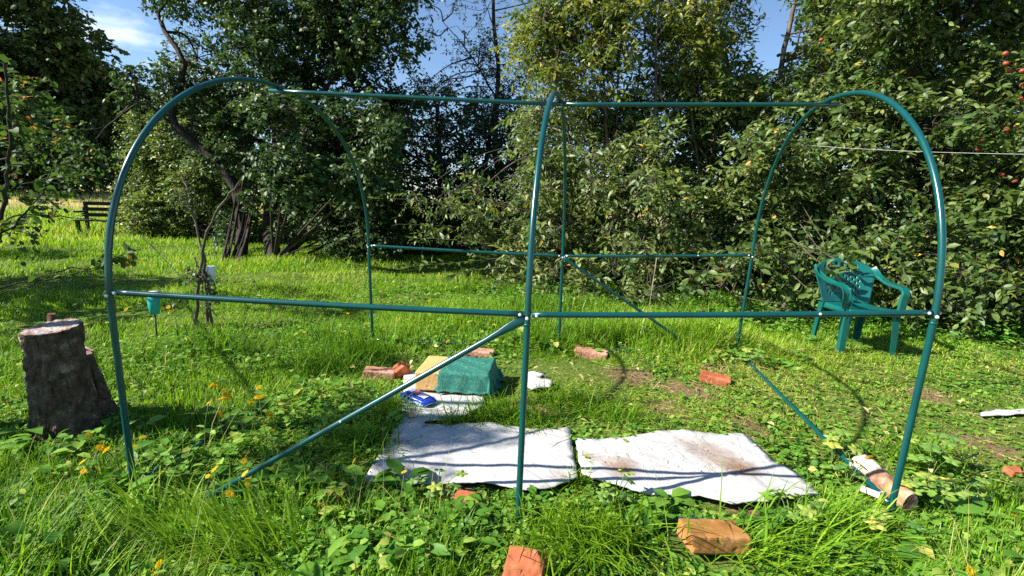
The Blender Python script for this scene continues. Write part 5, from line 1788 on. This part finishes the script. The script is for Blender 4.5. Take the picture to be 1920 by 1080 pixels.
o = link('soil_crumbs', np_mesh('soil_crumbs', Vc, None, Tc.reshape(-1, 3)), noise_mat('crumb', [(.3, (.06, .035, .02)), (.7, (.17, .105, .065))], scale=40))
tag(o, 'brown soil crumbs scattered on the stained felt sheet', 'soil', kind='stuff')

# low broad-leaved weeds in the turf
def weed_plants(x, y, nl, size, hgt, seed, aspect=(.55, .9), prof='round', tint=.45, tsd=.2, out_=.6, droop=.3):
    r_ = np.random.default_rng(seed)
    n = len(x)
    az = r_.uniform(0, 6.28, (n, nl))
    sz = (size*r_.uniform(.7, 1.3, n))[:, None]*r_.uniform(.6, 1.15, (n, nl))
    rad = sz*out_*r_.uniform(.3, 1.2, (n, nl))
    hz = (hgt*r_.uniform(.6, 1.3, n))[:, None]*r_.uniform(.35, 1.1, (n, nl))
    B = np.stack([x[:, None]+np.cos(az)*rad, y[:, None]+np.sin(az)*rad, gz(x, y)[:, None]+hz], -1).reshape(-1, 3)
    tl = r_.uniform(-.25, .7, (n, nl))
    D = np.stack([np.cos(az), np.sin(az), tl], -1).reshape(-1, 3)
    N = nrm(np.array([0, 0, 1.0])+r_.normal(size=(n*nl, 3))*.30)
    ta = np.clip(tint+r_.normal(size=n)[:, None]*tsd*.7+r_.normal(size=(n, nl))*tsd*.7, 0, .97).ravel()
    s = sz.ravel()
    return leaves_arrays(B, D, N, s, s*r_.uniform(aspect[0], aspect[1], n*nl), ta, prof=prof, fold=.3, droop=droop)


x, y, d = polar_points(24000, 1.45, 7.5, 1.25, 60, 15)
h, fl_, dry = zones(x, y)
pt = noise3(np.stack([x, y, 0*x], 1), 2.6, 16)
kk = allowed(x, y) & (r.random(len(x)) < (.55+.35*pt)*(1-.9*bare(x, y))*(1-.85*smooth(4.2, 5.2, d)*(x < -1.0))) & ~((y > 3.6) & (x > 0))
x, y, d, h, dry = x[kk], y[kk], d[kk], h[kk], dry[kk]
parts = []
for q in range(3):
    s_ = slice(q, None, 3)
    parts.append(weed_plants(x[s_], y[s_], 4, (.026, .034, .024)[q]*np.maximum(1, d[s_]/5), h[s_]*(.75, .6, .85)[q], 50+q, tint=.42+.35*dry[s_].mean(), prof=('round', 'oval', 'round')[q], aspect=((.8, 1.0), (.4, .6), (.7, .9))[q]))
V, Q, T, A = join_arrays(parts)
o = link('ground_weeds', np_mesh('ground_weeds', V, Q, T, A), FOLI['weed'])
tag(o, 'low clover and ground ivy leaves growing through the turf', 'weeds', kind='stuff')

# larger rosettes of dock and dandelion, front strip
dx = [(70, 838), (105, 848), (140, 846), (178, 836), (205, 815), (48, 822), (500, 965), (560, 900), (640, 960), (720, 940), (820, 965), (905, 950), (1080, 965), (1180, 975), (1190, 935), (470, 900), (380, 975), (300, 1010), (200, 930), (130, 900), (180, 980), (90, 960), (60, 1040), (240, 900),
      (610, 1010), (700, 1020), (800, 1040), (880, 1010), (1260, 945), (1420, 985), (1470, 1010), (1540, 1040), (1600, 1020), (1260, 1010), (1240, 975), (1490, 985), (1560, 960), (1640, 990), (1700, 1035), (1830, 960), (1880, 1010), (1760, 1000), (1600, 1060), (560, 1050), (450, 1060), (760, 905), (690, 905), (1010, 935),
      (540, 800), (600, 790), (480, 780), (420, 800), (640, 770), (350, 830), (560, 740), (300, 860), (1480, 690), (1520, 640), (1600, 650), (1300, 640), (1080, 630), (880, 560), (800, 560), (500, 560), (450, 640), (400, 660), (340, 640)]
pp = np.array([G(u, v, .02) for u, v in dx])
r2 = np.random.default_rng(61)
pp = np.concatenate([pp, pp+r2.normal(size=pp.shape)*[.10, .08, 0]])
kk = allowed(pp[:, 0], pp[:, 1]); pp = pp[kk]
V1 = weed_plants(pp[:, 0], pp[:, 1], 7, np.full(len(pp), .085), np.full(len(pp), .05), 62, aspect=(.38, .6), prof='oval', tint=.4, out_=.25, droop=.35)
qx, qy, _ = polar_points(2600, 1.45, 4.5, 1.3, 58, 63)
hq, _, _ = zones(qx, qy)
kk = allowed(qx, qy) & (hq > .075); qx, qy, hq = qx[kk], qy[kk], hq[kk]
V2 = weed_plants(qx, qy, 4, np.full(len(qx), .048), hq*.8, 64, aspect=(.45, .85), prof='round', tint=.55, tsd=.26, out_=.5, droop=.35)
r3_ = np.random.default_rng(66)
bx_ = r3_.uniform(-2.4, 5.5, 1500); by_ = r3_.normal(2.75, .55, 1500)+.05*bx_
kk = (by_ > 1.5) & (by_ < 4.0) & (r3_.random(1500) < smooth(-2.6, .2, bx_)*.8+.2) & ~((bx_ > 1.6) & (by_ < 2.1))
bx_, by_ = bx_[kk], by_[kk]
V3 = weed_plants(bx_, by_, 6, np.full(len(bx_), .055), r3_.uniform(.06, .22, len(bx_)), 67, aspect=(.4, .75), prof='oval', tint=.35, tsd=.22, out_=.7, droop=.35)
V, Q, T, A = join_arrays([V1, V2, V3])
o = link('broadleaf_weeds', np_mesh('broadleaf_weeds', V, Q, T, A), FOLI['weed'])
tag(o, 'dock, dandelion and other broad-leaved weeds crowding the front grass', 'weeds', kind='stuff')

# tall thin seed stalks
ns = 420
qx, qy, _ = polar_points(ns*3, 1.5, 4.5, 1.2, 55, 71)
hq, _, _ = zones(qx, qy)
kk = allowed(qx, qy) & (hq > .08); qx, qy = qx[kk][:ns], qy[kk][:ns]
n = len(qx)
V, Q, T, A = blades(qx, qy, r.uniform(.18, .38, n), r.uniform(.0016, .0028, n), np.abs(r.normal(size=n)*.55)+.15, r.uniform(0, 6.28, n), np.clip(r.normal(size=n)*.2+.55, 0, 1))
o = link('seed_stalks', np_mesh('seed_stalks', V, Q, T, A), FOLI['clip'])
tag(o, 'thin dry grass stalks standing above the front grass', 'grass', kind='stuff')

# ================================================================== MALLOW PLANTS
def lobed_leaf(bm, c, az, tilt, s, r_, lobes=5):
    ax = Vector((math.cos(az), math.sin(az), 0))
    rot = Matrix.Rotation(tilt, 3, Vector((-ax.y, ax.x, 0))) @ Matrix.Rotation(az, 3, 'Z')
    k = 30
    cen = bm.verts.new(c)
    ring = []; mid = []
    for i in range(k+1):
        q = -math.pi*.93+i/k*math.pi*1.86
        rr_ = s*(.78+.22*math.cos(lobes*q))*(1-.12*abs(q)/3)
        z = .10*s*math.cos(lobes*q)*.4-.08*s+r_.normal()*.01*s
        ring.append(bm.verts.new(Vector(c)+rot@Vector((rr_*math.cos(q), rr_*math.sin(q), z))))
        mid.append(bm.verts.new(Vector(c)+rot@Vector((rr_*.5*math.cos(q), rr_*.5*math.sin(q), .06*s*math.cos(lobes*q)+.05*s))))
    for i in range(k):
        bm.faces.new((cen, mid[i], mid[i+1])); bm.faces.new((mid[i], ring[i], ring[i+1], mid[i+1]))


MAL = [(1562, 862, 9, .045, .16, .5, 'yellow green mallow plant growing between the felt tip and the base tube'), (1590, 905, 8, .036, .10, .3, 'small mallow plant left of the birch log'),
       (1745, 885, 12, .042, .17, .4, 'tall mallow plant right of the birch log'), (1735, 945, 12, .042, .12, .62, 'mallow plant with yellowing leaves at the foot of the right front leg'), (1800, 925, 8, .035, .1, .45, 'low mallow plant at the right edge of the front weeds'),
       (1480, 990, 8, .04, .1, .35, 'low mallow plant right of the whole orange brick'), (1150, 955, 8, .038, .13, .35, 'mallow plant in front of the gap between the two felt sheets'), (1655, 1020, 9, .036, .1, .55, 'low pale mallow plant before the right front leg'),
       (1400, 690, 10, .045, .14, .45, 'mallow plant beside the right back leg of the frame'), (820, 930, 8, .036, .1, .35, 'low mallow plant under the front edge of the clean felt')]
for k_, (u, v, nl, s, hg, tn, lb_) in enumerate(MAL):
    r_ = np.random.default_rng(300+k_)
    c = gpt(u, v)
    t_ = thing('mallow_plant', lb_, 'plant', c, 'mallow plants in the grass')
    bm = bmesh.new()
    paths, radii, tints = [], [], []
    for j in range(nl):
        a_ = r_.uniform(0, 6.28); rd_ = r_.uniform(.02, .11); hz = hg*r_.uniform(.45, 1.15)
        e = c+np.array([math.cos(a_)*rd_, math.sin(a_)*rd_*.8, hz])
        v0 = len(bm.verts)
        lobed_leaf(bm, e, a_, r_.uniform(-.1, .55), s*r_.uniform(.7, 1.2), r_)
        tints += [float(np.clip(tn+r_.normal()*.22, 0, 1))]*(len(bm.verts)-v0)
        paths.append(spline([c+[0, 0, -.02], (c+e)/2+[0, 0, .02], e], 6)); radii.append([.0018]*len(paths[-1]))
    me = bm_mesh(bm, 'leaves', True)
    at = me.attributes.new('tint', 'FLOAT', 'POINT'); at.data.foreach_set('value', np.array(tints, np.float32))
    link('leaves', me, FOLI['mallow'], t_)
    V, Q = tubes_arrays(paths, radii, 5)
    link('stems', np_mesh('stems', V, Q), MT['stem'], t_)

# ================================================================== YELLOW FLOWERS
def flower_head():
    bm = bmesh.new()
    r_ = np.random.default_rng(5)
    for ringn, (n_, rad, zz) in enumerate(((13, 1.0, .12), (10, .72, .22), (7, .45, .28))):
        for k in range(n_):
            q = 2*math.pi*k/n_+ringn*.3
            c, s = math.cos(q), math.sin(q)
            wv = .26*rad
            p0 = Vector((c*.08, s*.08, .02)); tip = Vector((c*rad, s*rad, zz+r_.normal()*.05)); side = Vector((-s, c, 0))
            m1 = (p0+tip)*.55+Vector((0, 0, .10))
            a_ = bm.verts.new(p0); b_ = bm.verts.new(m1+side*wv*.5); d_ = bm.verts.new(m1-side*wv*.5); e_ = bm.verts.new(tip+side*wv*.4); f_ = bm.verts.new(tip-side*wv*.4)
            bm.faces.new((a_, d_, b_)); bm.faces.new((b_, d_, f_, e_))
    for f in bm.faces: f.smooth = False
    return bm_mesh(bm, 'petals')


MT['petal'] = leaf_mat('yellow_petal', [(0, (.80, .50, .010)), (1, (.85, .58, .015))], rough=.6, trans=.4, tgain=1.0, spec=.2)
FH = flower_head(); FH.materials.append(MT['petal'])
FST = {}
def flower(u, v, hgt, s, label, group, seed):
    r_ = np.random.default_rng(seed)
    top = G(u, v, hgt)
    foot = np.array([top[0]+r_.normal()*.04, top[1]+r_.normal()*.04+.01, 0]); foot[2] = float(gz(foot[0], foot[1]))-.01
    t_ = thing('yellow_flower', label, 'flower', foot, group)
    pts = spline([foot, foot*.45+top*.55+[r_.normal()*.012, r_.normal()*.012, .01], top], 8)
    tube_obj('stem', [pts], [.0013], MT['stem'], t_, 5)
    o = bpy.data.objects.new('petals', FH); COL.objects.link(o)
    o.parent = t_
    o.location = [float(c) for c in top-foot]
    o.scale = (s, s, s)
    o.rotation_euler = (r_.normal()*.3+.6, r_.normal()*.35, r_.uniform(0, 6))
    return t_


GA = 'yellow flowers beside the stump and left front leg'
fl_a = [(166, 816), (188, 840), (184, 840), (200, 844), (156, 866), (157, 884), (248, 837), (268, 820)]
fl_b = [(397, 723), (404, 724), (421, 733), (425, 744), (416, 748), (391, 756), (412, 777), (470, 753), (485, 727), (486, 745), (516, 733), (516, 754), (505, 777), (496, 799), (510, 809)]
fl_c = [(458, 864), (403, 880), (390, 893), (460, 888), (466, 898), (464, 908), (431, 927)]
fl_d = [(298, 1058), (287, 1076)]
fl_e = [(657, 877), (665, 864), (681, 858), (732, 853), (758, 885)]
fl_f = [(222, 582), (237, 580), (304, 577), (316, 576), (322, 584), (425, 534), (433, 531)]
fl_g = [(713, 546), (806, 565), (771, 563), (905, 566), (745, 600), (775, 590), (840, 640), (652, 588), (770, 540)]
for grp, label, lst, hgt, s in ((GA, 'yellow flower on a thin stem by the stump and left front leg', fl_a, .16, .018), ('yellow flowers in the lawn behind the left front leg', 'yellow flower in the cluster right of the left front leg', fl_b, .21, .024),
                                ('yellow flowers along the front brace', 'yellow flower at the lower end of the front diagonal brace', fl_c, .17, .016), ('yellow flowers at the bottom edge', 'yellow flower at the bottom edge in the front left grass', fl_d, .12, .016),
                                ('yellow flowers at the left tip of the clean felt', 'yellow flower on a thin stalk before the left tip of the clean felt', fl_e, .16, .014),
                                ('yellow flowers on the shaded lawn', 'small yellow flower in the lawn by the rain gauge and sapling', fl_f, .07, .022), ('yellow flowers behind the left bay', 'small yellow flower in the lawn behind the left bay', fl_g, .07, .02)):
    for k_, (u, v) in enumerate(lst):
        flower(u, v, hgt, .82*s*(1+.3*math.sin(k_*2.3)), label, grp, u*7+v)
flower(1628, 858, .11, .022, 'single yellow flower over the upper end of the birch log', 'lone yellow flowers', 71)
flower(1903, 968, .10, .018, 'yellow flower at the right edge, higher of two', 'lone yellow flowers', 72)
flower(1819, 1070, .10, .016, 'yellow flower at the bottom right corner, lower of two', 'lone yellow flowers', 73)
